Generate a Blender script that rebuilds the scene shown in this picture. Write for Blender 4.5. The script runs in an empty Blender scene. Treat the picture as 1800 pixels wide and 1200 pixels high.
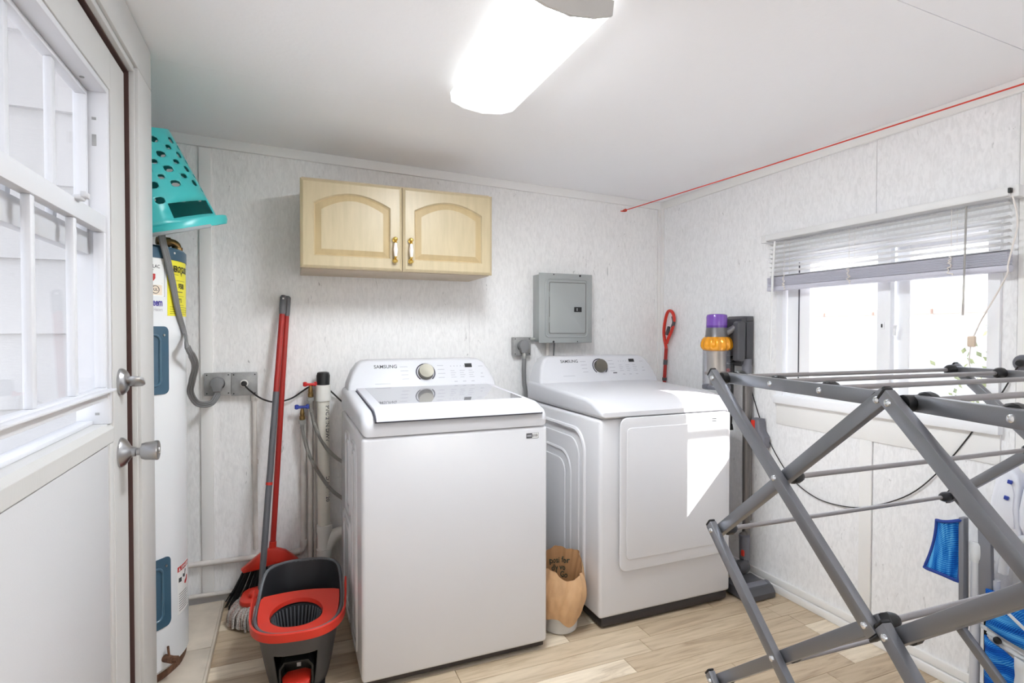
import bpy, bmesh, math, random
from mathutils import Vector, Matrix
random.seed(7)
SC = bpy.context.scene
COL = SC.collection
PI = math.pi

# ------------------------------------------------------------------ camera
CAM = Vector((-2.14911, -2.79481, 1.23279))
CR = Vector((0.92477107, -0.38052132, 0.00140904))
CU = Vector((0.00538574, 0.01679117, 0.99984451))
CF = Vector((0.38048582, 0.92461969, -0.01757738))
FPX = 961.107
cam = bpy.data.cameras.new('camera')
cam.sensor_width = 36.0
cam.lens = 36.0 * FPX / 1800
cam.clip_start = 0.02
co = bpy.data.objects.new('camera', cam)
COL.objects.link(co)
co.matrix_world = Matrix(((CR.x, CU.x, -CF.x, CAM.x), (CR.y, CU.y, -CF.y, CAM.y), (CR.z, CU.z, -CF.z, CAM.z), (0, 0, 0, 1)))
SC.camera = co

# ------------------------------------------------------------------ world, sun, exposure
w = bpy.data.worlds.new('sky')
SC.world = w
w.use_nodes = True
nt = w.node_tree
bg = nt.nodes['Background']
sky = nt.nodes.new('ShaderNodeTexSky')
sky.sky_type = 'NISHITA'
sky.sun_disc = False
sky.sun_elevation = math.radians(37)
sky.sun_rotation = math.radians(130)
sky.dust_density = 2.0
hs = nt.nodes.new('ShaderNodeHueSaturation')
hs.inputs['Saturation'].default_value = 0.45
nt.links.new(sky.outputs[0], hs.inputs['Color'])
nt.links.new(hs.outputs[0], bg.inputs[0])
bg.inputs[1].default_value = 0.24
sun = bpy.data.lights.new('sun', 'SUN')
sun.energy = 6.0
sun.angle = math.radians(0.3)
sun.color = (1.0, 0.975, 0.95)
so = bpy.data.objects.new('sun', sun)
COL.objects.link(so)
SUN_DIR = Vector((-1.0, 0.772, -0.998)).normalized()
so.rotation_euler = SUN_DIR.to_track_quat('-Z', 'Y').to_euler()
so.location = (4, -4, 5)
vs = SC.view_settings
vs.view_transform = 'Standard'
vs.look = 'None'
vs.exposure = 1.36
vs.gamma = 1.0
vs.use_curve_mapping = False
SC.display_settings.display_device = 'sRGB'
LAMP = 52.0
SC.cycles.max_bounces = 14
SC.cycles.diffuse_bounces = 8
SC.cycles.glossy_bounces = 6
SC.cycles.transparent_max_bounces = 16
SC.cycles.sample_clamp_indirect = 6.0
SC.cycles.caustics_reflective = False
SC.cycles.caustics_refractive = False


# ------------------------------------------------------------------ helpers
def at(px, py, ax, v):
    """point of the plane axis=v seen at a pixel of the 1800x1200 photograph"""
    d = CF + CR * ((px - 900) / FPX) - CU * ((py - 600) / FPX)
    t = (v - CAM[ax]) / d[ax]
    return CAM + d * t


def lin(c):
    return tuple(((x / 255) / 12.92 if x / 255 <= 0.04045 else ((x / 255 + 0.055) / 1.055) ** 2.4) for x in c)


def box(bm, x0, x1, y0, y1, z0, z1, bev=0.0, seg=2):
    x0, x1 = min(x0, x1), max(x0, x1)
    y0, y1 = min(y0, y1), max(y0, y1)
    z0, z1 = min(z0, z1), max(z0, z1)
    vs_ = [bm.verts.new((x, y, z)) for x in (x0, x1) for y in (y0, y1) for z in (z0, z1)]
    fs = [bm.faces.new([vs_[i] for i in q]) for q in ((0, 1, 3, 2), (4, 6, 7, 5), (0, 4, 5, 1), (2, 3, 7, 6), (0, 2, 6, 4), (1, 5, 7, 3))]
    if bev > 0:
        es = list({e for f in fs for e in f.edges})
        bmesh.ops.bevel(bm, geom=es, offset=bev, segments=seg, profile=0.5, affect='EDGES', clamp_overlap=True)
    return bm


def prism(bm, poly, axis, lo, hi, bev=0.0, seg=2, f=None):
    """poly: 2D outline (the two other axes in x,y,z order) extruded along axis"""
    def mk(p, v):
        q = [p[0], p[1]]
        q.insert(axis, v)
        return f(Vector(q)) if f else Vector(q)
    a = [bm.verts.new(mk(p, lo)) for p in poly]
    b = [bm.verts.new(mk(p, hi)) for p in poly]
    n = len(poly)
    fs = [bm.faces.new(a), bm.faces.new(b[::-1])]
    for i in range(n):
        fs.append(bm.faces.new((a[i], b[i], b[(i + 1) % n], a[(i + 1) % n])))
    bmesh.ops.recalc_face_normals(bm, faces=fs)
    if bev > 0:
        es = list(fs[0].edges) + list(fs[1].edges)
        bmesh.ops.bevel(bm, geom=es, offset=bev, segments=seg, profile=0.5, affect='EDGES', clamp_overlap=True)
    return bm


def rrect(x0, x1, z0, z1, r, n=5):
    out = []
    for cx, cz, a0 in ((x1 - r, z1 - r, 0), (x0 + r, z1 - r, 90), (x0 + r, z0 + r, 180), (x1 - r, z0 + r, 270)):
        for i in range(n + 1):
            a = math.radians(a0 + 90 * i / n)
            out.append((cx + r * math.cos(a), cz + r * math.sin(a)))
    return out


def catmull(pts, n=6):
    pts = [Vector(p) for p in pts]
    P = [pts[0] * 2 - pts[1]] + pts + [pts[-1] * 2 - pts[-2]]
    out = []
    for i in range(1, len(P) - 2):
        a, b, c, d = P[i - 1], P[i], P[i + 1], P[i + 2]
        for k in range(n):
            t = k / n
            out.append(0.5 * ((2 * b) + (c - a) * t + (2 * a - 5 * b + 4 * c - d) * t * t + (3 * b - a - 3 * c + d) * t ** 3))
    out.append(pts[-1])
    return out


def tube(bm, pts, r, seg=10, flat=1.0, up=None, closed=False, cap=True):
    """sweep an ellipse (r wide, r*flat thick) along pts; r may be a list"""
    pts = [Vector(p) for p in pts]
    n = len(pts)
    rings = []
    N = None
    for i, p in enumerate(pts):
        if closed:
            t = (pts[(i + 1) % n] - pts[i - 1]).normalized()
        else:
            t = (pts[min(i + 1, n - 1)] - pts[max(i - 1, 0)]).normalized()
        if up is not None:
            N = Vector(up) - t * Vector(up).dot(t)
            N.normalize()
        elif N is None:
            h = Vector((0, 0, 1)) if abs(t.z) < 0.9 else Vector((1, 0, 0))
            N = (h - t * h.dot(t)).normalized()
        else:
            N = (N - t * N.dot(t)).normalized()
        B = t.cross(N)
        rr = r[i] if isinstance(r, (list, tuple)) else r
        rings.append([bm.verts.new(p + B * (rr * math.cos(2 * PI * k / seg)) + N * (rr * flat * math.sin(2 * PI * k / seg))) for k in range(seg)])
    for i in range(n if closed else n - 1):
        a, b = rings[i], rings[(i + 1) % n]
        for k in range(seg):
            bm.faces.new((a[k], a[(k + 1) % seg], b[(k + 1) % seg], b[k]))
    if cap and not closed:
        bm.faces.new(rings[0][::-1])
        bm.faces.new(rings[-1])
    return bm


def lathe(bm, prof, o=(0, 0, 0), d=(0, 0, 1), seg=24, ripple=None, cap=True):
    """revolve (r, h) pairs round the axis d through o"""
    o, d = Vector(o), Vector(d).normalized()
    h = Vector((1, 0, 0)) if abs(d.x) < 0.9 else Vector((0, 1, 0))
    a = (h - d * h.dot(d)).normalized()
    b = d.cross(a)
    rings = []
    for r, z in prof:
        ring = []
        for k in range(seg):
            th = 2 * PI * k / seg
            rr = max(r, 1e-5) * (1 + (ripple(th, z) if ripple else 0))
            ring.append(bm.verts.new(o + d * z + a * (rr * math.cos(th)) + b * (rr * math.sin(th))))
        rings.append(ring)
    for i in range(len(rings) - 1):
        for k in range(seg):
            bm.faces.new((rings[i][k], rings[i][(k + 1) % seg], rings[i + 1][(k + 1) % seg], rings[i + 1][k]))
    if cap:
        bm.faces.new(rings[0][::-1])
        bm.faces.new(rings[-1])
    return bm


def bar(bm, p, q, wdir, w_, t_, bev=0.003):
    """rectangular bar from p to q: w_ wide along wdir, t_ thick across"""
    p, q = Vector(p), Vector(q)
    L = (q - p).normalized()
    W = (Vector(wdir) - L * Vector(wdir).dot(L)).normalized()
    T = L.cross(W)
    vs_ = [bm.verts.new(e + W * (sw * w_ / 2) + T * (st * t_ / 2)) for e in (p, q) for sw, st in ((-1, -1), (1, -1), (1, 1), (-1, 1))]
    fs = [bm.faces.new(vs_[0:4][::-1]), bm.faces.new(vs_[4:8])]
    for i in range(4):
        fs.append(bm.faces.new((vs_[i], vs_[(i + 1) % 4], vs_[4 + (i + 1) % 4], vs_[4 + i])))
    bmesh.ops.recalc_face_normals(bm, faces=fs)
    if bev:
        bmesh.ops.bevel(bm, geom=list({e for f in fs for e in f.edges}), offset=bev, segments=2, profile=0.5, affect='EDGES', clamp_overlap=True)
    return bm


def text_bm(bm, body, size, f, bold=0.0, align='LEFT', sx=1.0):
    """flat lettering as mesh; f maps (u, v) in metres to a world point"""
    cu = bpy.data.curves.new('t', 'FONT')
    cu.body = body
    cu.size = size
    cu.offset = bold
    cu.resolution_u = 3
    cu.align_x = align
    ob = bpy.data.objects.new('t', cu)
    me = bpy.data.meshes.new_from_object(ob)
    vs_ = [bm.verts.new(f(v.co.x * sx, v.co.y)) for v in me.vertices]
    for p in me.polygons:
        try:
            bm.faces.new([vs_[i] for i in p.vertices])
        except ValueError:
            pass
    bpy.data.objects.remove(ob)
    bpy.data.curves.remove(cu)
    bpy.data.meshes.remove(me)
    return bm


WLOC = {}


def thing(name, label, cat, loc=(0, 0, 0), group=None):
    o = bpy.data.objects.new(name, None)
    o.empty_display_size = 0.05
    COL.objects.link(o)
    o.location = loc
    o['label'] = label
    o['category'] = cat
    if group:
        o['group'] = group
    WLOC[o.name] = Vector(loc)
    return o


def obj(name, bm, m, parent=None, smooth=35, kind=None, label=None, cat=None, group=None):
    me = bpy.data.meshes.new(name)
    bmesh.ops.recalc_face_normals(bm, faces=bm.faces)
    bm.to_mesh(me)
    bm.free()
    o = bpy.data.objects.new(name, me)
    COL.objects.link(o)
    me.materials.append(m)
    xs = [v.co for v in me.vertices]
    c = Vector([(min(v[i] for v in xs) + max(v[i] for v in xs)) / 2 for i in range(3)])
    me.transform(Matrix.Translation(-c))
    pl = Vector((0, 0, 0))
    if parent is not None:
        o.parent = parent
        pl = WLOC[parent.name]
    o.location = c - pl
    WLOC[o.name] = c
    if smooth:
        me.shade_smooth()
        me.set_sharp_from_angle(angle=math.radians(smooth))
    if kind:
        o['kind'] = kind
    if label:
        o['label'] = label
    if cat:
        o['category'] = cat
    if group:
        o['group'] = group
    return o


def BM():
    return bmesh.new()


# ------------------------------------------------------------------ materials
def mat(name, c, rough=0.5, metal=0.0, spec=0.5, bump=None, var=None, coat=0.0, alpha=None, trans=0.0, emit=None, ior=None):
    """c sRGB; bump = (scale, strength, stretch xyz); var = (scale, amount, stretch)"""
    m = bpy.data.materials.new(name)
    m.use_nodes = True
    n = m.node_tree.nodes
    L = m.node_tree.links
    b = n['Principled BSDF']
    col = lin(c)
    b.inputs['Base Color'].default_value = (*col, 1)
    b.inputs['Roughness'].default_value = rough
    b.inputs['Metallic'].default_value = metal
    b.inputs['Specular IOR Level'].default_value = spec
    b.inputs['Coat Weight'].default_value = coat
    b.inputs['Transmission Weight'].default_value = trans
    if ior:
        b.inputs['IOR'].default_value = ior
    if alpha is not None:
        b.inputs['Alpha'].default_value = alpha
    if bump or var:
        g = n.new('ShaderNodeNewGeometry')
    if bump:
        sc, st, sv = bump
        mp = n.new('ShaderNodeMapping')
        mp.inputs['Scale'].default_value = sv
        L.new(g.outputs['Position'], mp.inputs[0])
        ns = n.new('ShaderNodeTexNoise')
        ns.inputs['Scale'].default_value = sc
        ns.inputs['Detail'].default_value = 6
        L.new(mp.outputs[0], ns.inputs['Vector'])
        bp = n.new('ShaderNodeBump')
        bp.inputs['Strength'].default_value = st
        bp.inputs['Distance'].default_value = 0.01
        L.new(ns.outputs['Fac'], bp.inputs['Height'])
        L.new(bp.outputs[0], b.inputs['Normal'])
    if var:
        sc, am, sv = var
        mp = n.new('ShaderNodeMapping')
        mp.inputs['Scale'].default_value = sv
        L.new(g.outputs['Position'], mp.inputs[0])
        ns = n.new('ShaderNodeTexNoise')
        ns.inputs['Scale'].default_value = sc
        ns.inputs['Detail'].default_value = 5
        L.new(mp.outputs[0], ns.inputs['Vector'])
        cr = n.new('ShaderNodeValToRGB')
        cr.color_ramp.elements[0].position = 0.3
        cr.color_ramp.elements[1].position = 0.7
        cr.color_ramp.elements[0].color = (*[x * (1 - am) for x in col], 1)
        cr.color_ramp.elements[1].color = (*[min(1, x * (1 + am * 0.5)) for x in col], 1)
        L.new(ns.outputs['Fac'], cr.inputs[0])
        L.new(cr.outputs[0], b.inputs['Base Color'])
    return m


def wall_mat(name, c, sv, fleck=0.5):
    """painted rough-sawn strand board: long strands in the relief and a few dark pits"""
    m = mat(name, c, 0.62, spec=0.35)
    n = m.node_tree.nodes
    L = m.node_tree.links
    b = n['Principled BSDF']
    g = n.new('ShaderNodeNewGeometry')
    mp = n.new('ShaderNodeMapping')
    mp.inputs['Scale'].default_value = sv
    L.new(g.outputs['Position'], mp.inputs[0])
    n1 = n.new('ShaderNodeTexNoise')
    n1.inputs['Scale'].default_value = 1.0
    n1.inputs['Detail'].default_value = 8
    n1.inputs['Roughness'].default_value = 0.65
    n1.inputs['Distortion'].default_value = 0.6
    L.new(mp.outputs[0], n1.inputs['Vector'])
    bp = n.new('ShaderNodeBump')
    bp.inputs['Strength'].default_value = 0.6
    bp.inputs['Distance'].default_value = 0.0065
    L.new(n1.outputs['Fac'], bp.inputs['Height'])
    L.new(bp.outputs[0], b.inputs['Normal'])
    mp2 = n.new('ShaderNodeMapping')
    mp2.inputs['Scale'].default_value = [s * 2.3 for s in sv]
    mp2.inputs['Location'].default_value = (3.1, 1.7, 5.3)
    L.new(g.outputs['Position'], mp2.inputs[0])
    n2 = n.new('ShaderNodeTexNoise')
    n2.inputs['Scale'].default_value = 1.0
    n2.inputs['Detail'].default_value = 4
    n2.inputs['Distortion'].default_value = 1.0
    L.new(mp2.outputs[0], n2.inputs['Vector'])
    n3 = n.new('ShaderNodeTexNoise')
    n3.inputs['Scale'].default_value = 2.6
    n3.inputs['Detail'].default_value = 3
    L.new(g.outputs['Position'], n3.inputs['Vector'])
    ad = n.new('ShaderNodeMath')
    ad.operation = 'MULTIPLY_ADD'
    ad.inputs[1].default_value = 0.22
    L.new(n3.outputs['Fac'], ad.inputs[0])
    L.new(n2.outputs['Fac'], ad.inputs[2])
    cr = n.new('ShaderNodeValToRGB')
    col = lin(c)
    e = cr.color_ramp.elements
    e[0].position = 0.0
    e[0].color = (*col, 1)
    e[1].position = 1.0
    e[1].color = (*[x * 0.5 for x in col], 1)
    k = e.new(0.80)
    k.color = (*col, 1)
    k = e.new(0.90)
    k.color = (*[x * (1 - fleck) for x in col], 1)
    L.new(ad.outputs[0], cr.inputs[0])
    mp4 = n.new('ShaderNodeMapping')
    mp4.inputs['Scale'].default_value = [s_ * 3.2 for s_ in sv]
    L.new(g.outputs['Position'], mp4.inputs[0])
    n4 = n.new('ShaderNodeTexNoise')
    n4.inputs['Scale'].default_value = 1.0
    n4.inputs['Detail'].default_value = 6
    n4.inputs['Distortion'].default_value = 1.2
    L.new(mp4.outputs[0], n4.inputs['Vector'])
    r4 = n.new('ShaderNodeMapRange')
    r4.inputs[1].default_value = 0.35
    r4.inputs[2].default_value = 0.6
    r4.inputs[3].default_value = 0.93
    r4.inputs[4].default_value = 1.02
    L.new(n4.outputs['Fac'], r4.inputs[0])
    mx = n.new('ShaderNodeMix')
    mx.data_type = 'RGBA'
    mx.blend_type = 'MULTIPLY'
    mx.inputs['Factor'].default_value = 1.0
    L.new(cr.outputs[0], mx.inputs[6])
    L.new(r4.outputs[0], mx.inputs[7])
    L.new(mx.outputs[2], b.inputs['Base Color'])
    return m


def floor_mat():
    m = mat('oak_laminate', (200, 180, 150), 0.33, spec=0.45)
    n = m.node_tree.nodes
    L = m.node_tree.links
    b = n['Principled BSDF']
    g = n.new('ShaderNodeNewGeometry')
    oi = n.new('ShaderNodeObjectInfo')
    cx = n.new('ShaderNodeCombineXYZ')
    ml = n.new('ShaderNodeMath')
    ml.operation = 'MULTIPLY'
    ml.inputs[1].default_value = 37.0
    L.new(oi.outputs['Random'], ml.inputs[0])
    L.new(ml.outputs[0], cx.inputs[0])
    L.new(ml.outputs[0], cx.inputs[1])
    va = n.new('ShaderNodeVectorMath')
    va.operation = 'ADD'
    L.new(g.outputs['Position'], va.inputs[0])
    L.new(cx.outputs[0], va.inputs[1])
    mp = n.new('ShaderNodeMapping')
    mp.inputs['Scale'].default_value = (1.6, 15.0, 1.0)
    L.new(va.outputs[0], mp.inputs[0])
    ns = n.new('ShaderNodeTexNoise')
    ns.inputs['Scale'].default_value = 1.7
    ns.inputs['Detail'].default_value = 7
    ns.inputs['Roughness'].default_value = 0.62
    ns.inputs['Distortion'].default_value = 1.4
    L.new(mp.outputs[0], ns.inputs['Vector'])
    base = n.new('ShaderNodeValToRGB')
    e = base.color_ramp.elements
    e[0].position = 0.0
    e[0].color = (*lin((184, 165, 140)), 1)
    e[1].position = 1.0
    e[1].color = (*lin((224, 211, 190)), 1)
    for p, c in ((0.35, (191, 173, 148)), (0.78, (200, 183, 158)), (0.84, (224, 211, 190))):
        k = e.new(p)
        k.color = (*lin(c), 1)
    L.new(oi.outputs['Random'], base.inputs[0])
    gr = n.new('ShaderNodeValToRGB')
    e = gr.color_ramp.elements
    e[0].position = 0.3
    e[0].color = (0.66, 0.60, 0.54, 1)
    e[1].position = 0.72
    e[1].color = (1.12, 1.12, 1.12, 1)
    k = e.new(0.5)
    k.color = (0.95, 0.93, 0.90, 1)
    L.new(ns.outputs['Fac'], gr.inputs[0])
    mx = n.new('ShaderNodeMix')
    mx.data_type = 'RGBA'
    mx.blend_type = 'MULTIPLY'
    mx.inputs['Factor'].default_value = 1.0
    L.new(base.outputs[0], mx.inputs[6])
    L.new(gr.outputs[0], mx.inputs[7])
    L.new(mx.outputs[2], b.inputs['Base Color'])
    return m


def glass_mat(name, tint=(1, 1, 1), refl=0.9):
    m = bpy.data.materials.new(name)
    m.use_nodes = True
    n = m.node_tree.nodes
    L = m.node_tree.links
    n.remove(n['Principled BSDF'])
    out = n['Material Output']
    tr = n.new('ShaderNodeBsdfTransparent')
    tr.inputs[0].default_value = (*tint, 1)
    gl = n.new('ShaderNodeBsdfGlossy')
    gl.inputs['Roughness'].default_value = 0.02
    fr = n.new('ShaderNodeLayerWeight')
    fr.inputs[0].default_value = 0.5
    pw = n.new('ShaderNodeMath')
    pw.operation = 'POWER'
    pw.inputs[1].default_value = 4.0
    L.new(fr.outputs['Facing'], pw.inputs[0])
    ml = n.new('ShaderNodeMath')
    ml.operation = 'MULTIPLY_ADD'
    ml.inputs[1].default_value = 0.25 * refl
    ml.inputs[2].default_value = 0.035
    L.new(pw.outputs[0], ml.inputs[0])
    mx = n.new('ShaderNodeMixShader')
    L.new(ml.outputs[0], mx.inputs[0])
    L.new(tr.outputs[0], mx.inputs[1])
    L.new(gl.outputs[0], mx.inputs[2])
    L.new(mx.outputs[0], out.inputs[0])
    return m


def stripes_mat(name, c1, c2, axis, scale, rough=0.8, width=0.5, c3=None):
    """woven cloth: bands across an axis plus a fine twill"""
    m = mat(name, c1, rough, spec=0.2)
    n = m.node_tree.nodes
    L = m.node_tree.links
    b = n['Principled BSDF']
    g = n.new('ShaderNodeNewGeometry')
    mp = n.new('ShaderNodeMapping')
    s = [6.0, 6.0, 6.0]
    s[axis] = scale
    mp.inputs['Scale'].default_value = s
    L.new(g.outputs['Position'], mp.inputs[0])
    ns = n.new('ShaderNodeTexNoise')
    ns.inputs['Scale'].default_value = 1.0
    ns.inputs['Detail'].default_value = 3
    L.new(mp.outputs[0], ns.inputs['Vector'])
    wv = n.new('ShaderNodeTexWave')
    wv.bands_direction = 'DIAGONAL'
    wv.inputs['Scale'].default_value = 95
    wv.inputs['Distortion'].default_value = 2.0
    L.new(g.outputs['Position'], wv.inputs['Vector'])
    ad = n.new('ShaderNodeMath')
    ad.operation = 'MULTIPLY_ADD'
    ad.inputs[1].default_value = 0.18
    L.new(wv.outputs['Fac'], ad.inputs[0])
    L.new(ns.outputs['Fac'], ad.inputs[2])
    cr = n.new('ShaderNodeValToRGB')
    e = cr.color_ramp.elements
    e[0].position = 0.42
    e[0].color = (*lin(c1), 1)
    e[1].position = 0.78
    e[1].color = (*lin(c3 or c2), 1)
    k = e.new(0.6)
    k.color = (*lin(c2), 1)
    L.new(ad.outputs[0], cr.inputs[0])
    L.new(cr.outputs[0], b.inputs['Base Color'])
    bp = n.new('ShaderNodeBump')
    bp.inputs['Strength'].default_value = 0.4
    bp.inputs['Distance'].default_value = 0.002
    L.new(wv.outputs['Fac'], bp.inputs['Height'])
    L.new(bp.outputs[0], b.inputs['Normal'])
    return m


M = {}
M['wall'] = wall_mat('painted_strand_board', (240, 239, 238), (26, 26, 7))
M['wallr'] = wall_mat('painted_strand_board_window_side', (241, 241, 242), (22, 22, 8), 0.45)
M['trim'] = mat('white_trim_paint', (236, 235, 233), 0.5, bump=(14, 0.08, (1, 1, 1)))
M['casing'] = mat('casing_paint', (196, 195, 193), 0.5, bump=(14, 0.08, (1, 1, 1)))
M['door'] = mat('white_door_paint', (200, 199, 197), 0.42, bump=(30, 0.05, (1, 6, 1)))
M['door2'] = mat('door_panel_paint', (195, 195, 197), 0.5, bump=(160, 0.04, (1, 1, 1)))
M['ceil'] = mat('ceiling_paint', (246, 246, 248), 0.7, spec=0.25, bump=(55, 0.06, (1, 1, 1)))
M['seam'] = mat('dark_seam', (120, 116, 112), 0.9)
M['seamsoft'] = mat('grey_seam', (150, 148, 145), 0.9)
M['floor'] = floor_mat()
M['subfloor'] = mat('dark_subfloor', (88, 74, 58), 0.9)
M['vinyl'] = mat('white_vinyl', (240, 241, 244), 0.35)
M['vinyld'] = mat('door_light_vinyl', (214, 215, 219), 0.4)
M['weather'] = mat('brown_weatherstrip', (72, 48, 44), 0.8)
M['glass'] = glass_mat('clear_glass')
M['white'] = mat('appliance_enamel', (212, 212, 215), 0.22, coat=0.3)
M['white2'] = mat('appliance_plastic', (204, 204, 208), 0.34, spec=0.3)
M['whitelid'] = mat('lid_plastic', (200, 200, 207), 0.42, spec=0.25)
M['smoke'] = mat('smoked_lid_glass', (150, 149, 152), 0.04, spec=1.0, coat=0.6)
M['steel'] = mat('brushed_steel', (130, 126, 116), 0.5, 1.0)
M['nickel'] = mat('satin_nickel', (176, 176, 178), 0.3, 1.0)
M['chrome'] = mat('chrome', (225, 225, 228), 0.12, 1.0)
M['black'] = mat('black_plastic', (24, 24, 25), 0.4)
M['darkkick'] = mat('dark_base', (52, 47, 46), 0.55)
M['ink'] = mat('dark_grey_print', (70, 70, 74), 0.6)
M['inkl'] = mat('light_grey_print', (172, 172, 178), 0.6)
M['shadowgap'] = mat('gap_shade_and_seal', (62, 60, 72), 0.7)  # dark tone: painted shade of the lid gap, also seal and dial ring
M['maple'] = mat('maple', (186, 170, 138), 0.38, bump=(20, 0.03, (4, 4, 1)), var=(5, 0.09, (9, 9, 1.2)))
M['mapledark'] = mat('maple_groove', (184, 163, 124), 0.42, var=(5, 0.08, (9, 9, 1.2)))
M['mapleside'] = mat('maple_side', (198, 182, 160), 0.5, var=(5, 0.07, (9, 9, 1.2)))
M['brass'] = mat('brass', (226, 194, 110), 0.22, 1.0)
M['porcelain'] = mat('porcelain', (238, 224, 214), 0.2, coat=0.5)
M['panel'] = mat('grey_metal_paint', (166, 170, 169), 0.35, 0.35)
M['boxgrey'] = mat('grey_cast_box', (158, 158, 157), 0.5, 0.3, var=(30, 0.2, (1, 1, 1)))
M['plug'] = mat('grey_rubber', (124, 124, 126), 0.5)
M['cordgrey'] = mat('grey_cord', (122, 122, 123), 0.45)
M['blackcord'] = mat('black_cord', (34, 32, 32), 0.5)
M['galv'] = mat('galvanised', (180, 180, 176), 0.4, 0.8)
M['pipe'] = mat('white_painted_pipe', (214, 208, 202), 0.5, var=(16, 0.14, (1, 1, 1)))
M['pvc'] = mat('pvc', (224, 220, 208), 0.35, var=(9, 0.1, (1, 1, 1)))
M['pvcw'] = mat('pvc_fitting', (228, 226, 220), 0.3)
M['rusty'] = mat('rust', (112, 78, 58), 0.85, var=(60, 0.5, (1, 1, 1)), bump=(120, 0.4, (1, 1, 1)))
M['bronze'] = mat('tarnished_brass', (150, 122, 78), 0.35, 0.9, var=(60, 0.35, (1, 1, 1)))
M['redh'] = mat('red_valve', (200, 36, 34), 0.35)
M['blueh'] = mat('blue_valve', (44, 62, 150), 0.35)
M['braid'] = mat('braided_steel', (150, 148, 142), 0.4, 0.7, bump=(260, 0.6, (1, 1, 1)))
M['tank'] = mat('heater_enamel', (228, 230, 232), 0.25, coat=0.2)
M['tankblue'] = mat('slate_blue_plastic', (62, 92, 112), 0.35)
M['tankblue2'] = mat('slate_blue_plastic_raised', (74, 106, 126), 0.3)
M['yellow'] = mat('yellow_label', (236, 226, 62), 0.5)
M['paper'] = mat('white_label', (236, 236, 234), 0.5)
M['red'] = mat('red_print', (190, 48, 42), 0.5)
M['navy'] = mat('navy_print', (70, 62, 150), 0.5)
M['cream'] = mat('cream_label', (232, 216, 196), 0.5)
M['teal'] = mat('teal_plastic', (58, 178, 178), 0.3)
M['tealgrip'] = mat('grey_grip', (150, 158, 160), 0.6)
M['tile'] = mat('stained_tile', (206, 194, 178), 0.5, var=(7, 0.22, (1, 1, 1)))
M['redpole'] = mat('red_painted_pole', (166, 38, 32), 0.3)
M['greypole'] = mat('grey_painted_pole', (98, 98, 102), 0.35)
M['redpl'] = mat('red_plastic', (206, 50, 34), 0.35)
M['bristle'] = mat('black_bristle', (22, 22, 22), 0.7)
M['string'] = mat('speckled_microfibre', (214, 206, 200), 0.95, var=(260, 0.55, (1, 1, 1)), bump=(300, 0.7, (1, 1, 1)))
M['string2'] = mat('speckled_microfibre_red', (200, 176, 166), 0.95, var=(240, 0.6, (1, 1, 1)), bump=(300, 0.7, (1, 1, 1)))
M['bucket'] = mat('charcoal_plastic', (74, 73, 74), 0.45)
M['bucketin'] = mat('charcoal_inside', (40, 40, 43), 0.5)
M['bucketrim'] = mat('charcoal_rim', (92, 94, 98), 0.4)
M['kraft'] = mat('kraft_paper', (204, 164, 122), 0.7, bump=(18, 0.6, (1, 1, 1)), var=(10, 0.18, (1, 1, 1)))
M['kraftin'] = mat('kraft_paper_inside', (164, 122, 82), 0.8, bump=(16, 0.5, (1, 1, 1)))
M['green'] = mat('dark_green_print', (44, 58, 44), 0.7)
M['binpl'] = mat('bin_plastic', (206, 204, 200), 0.4)
M['purple'] = mat('purple_plastic', (116, 74, 168), 0.15, coat=0.5)
M['purple2'] = mat('purple_plastic_band', (88, 50, 140), 0.2, coat=0.5)
M['gunmetal'] = mat('gunmetal_plastic', (118, 116, 118), 0.3, 0.5)
M['gold'] = mat('gold_plastic', (232, 156, 24), 0.2, 0.25, coat=0.5)
M['binclear'] = mat('clear_bin', (214, 216, 222), 0.06, alpha=0.28, coat=0.4)
def clear_mat(name, c, a0, a1):
    m = mat(name, c, 0.08, coat=0.5)
    n = m.node_tree.nodes
    L = m.node_tree.links
    lw_ = n.new('ShaderNodeLayerWeight')
    lw_.inputs[0].default_value = 0.45
    r = n.new('ShaderNodeMapRange')
    r.inputs[3].default_value = a0
    r.inputs[4].default_value = a1
    L.new(lw_.outputs['Facing'], r.inputs[0])
    L.new(r.outputs[0], n['Principled BSDF'].inputs['Alpha'])
    return m


M['binclear'] = clear_mat('clear_bin', (150, 152, 162), 0.12, 0.85)
M['shroud'] = mat('metal_shroud', (196, 188, 178), 0.3, 0.7)
M['greyplastic'] = mat('grey_plastic', (110, 110, 118), 0.4)
M['dock'] = mat('dark_grey_dock', (74, 74, 78), 0.4)
M['wand'] = mat('wand_metal', (122, 118, 116), 0.3, 0.6)
M['rackbar'] = mat('rack_grey_metal', (134, 135, 140), 0.33, 0.8, bump=(500, 0.03, (1, 1, 1)))
M['rackrod'] = mat('rack_rod_metal', (158, 154, 154), 0.32, 0.65)
M['rivet'] = mat('rivet', (214, 216, 218), 0.2, 0.9)
M['slat'] = mat('white_slat', (226, 226, 226), 0.4)
M['stack'] = mat('stacked_white_slats', (196, 196, 208), 0.45)
M['cordw'] = mat('white_blind_cord', (232, 226, 220), 0.7)
M['tassel'] = mat('cord_joiner', (216, 196, 176), 0.6)
M['clearwand'] = mat('clear_wand', (176, 172, 168), 0.2, alpha=0.7)
M['line'] = mat('red_line', (214, 66, 48), 0.6)
M['siding'] = mat('beige_siding', (200, 199, 199), 0.6, bump=(60, 0.15, (1, 1, 5)))
M['conc'] = mat('pale_concrete', (208, 209, 213), 0.8, var=(2, 0.08, (1, 1, 1)))
M['outwall'] = mat('pale_stucco', (238, 234, 226), 0.8)
M['rust2'] = mat('weathered_metal_roof', (226, 206, 194), 0.7)
M['leaf'] = mat('leaf_green', (150, 156, 116), 0.8, var=(20, 0.3, (1, 1, 1)))
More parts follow.
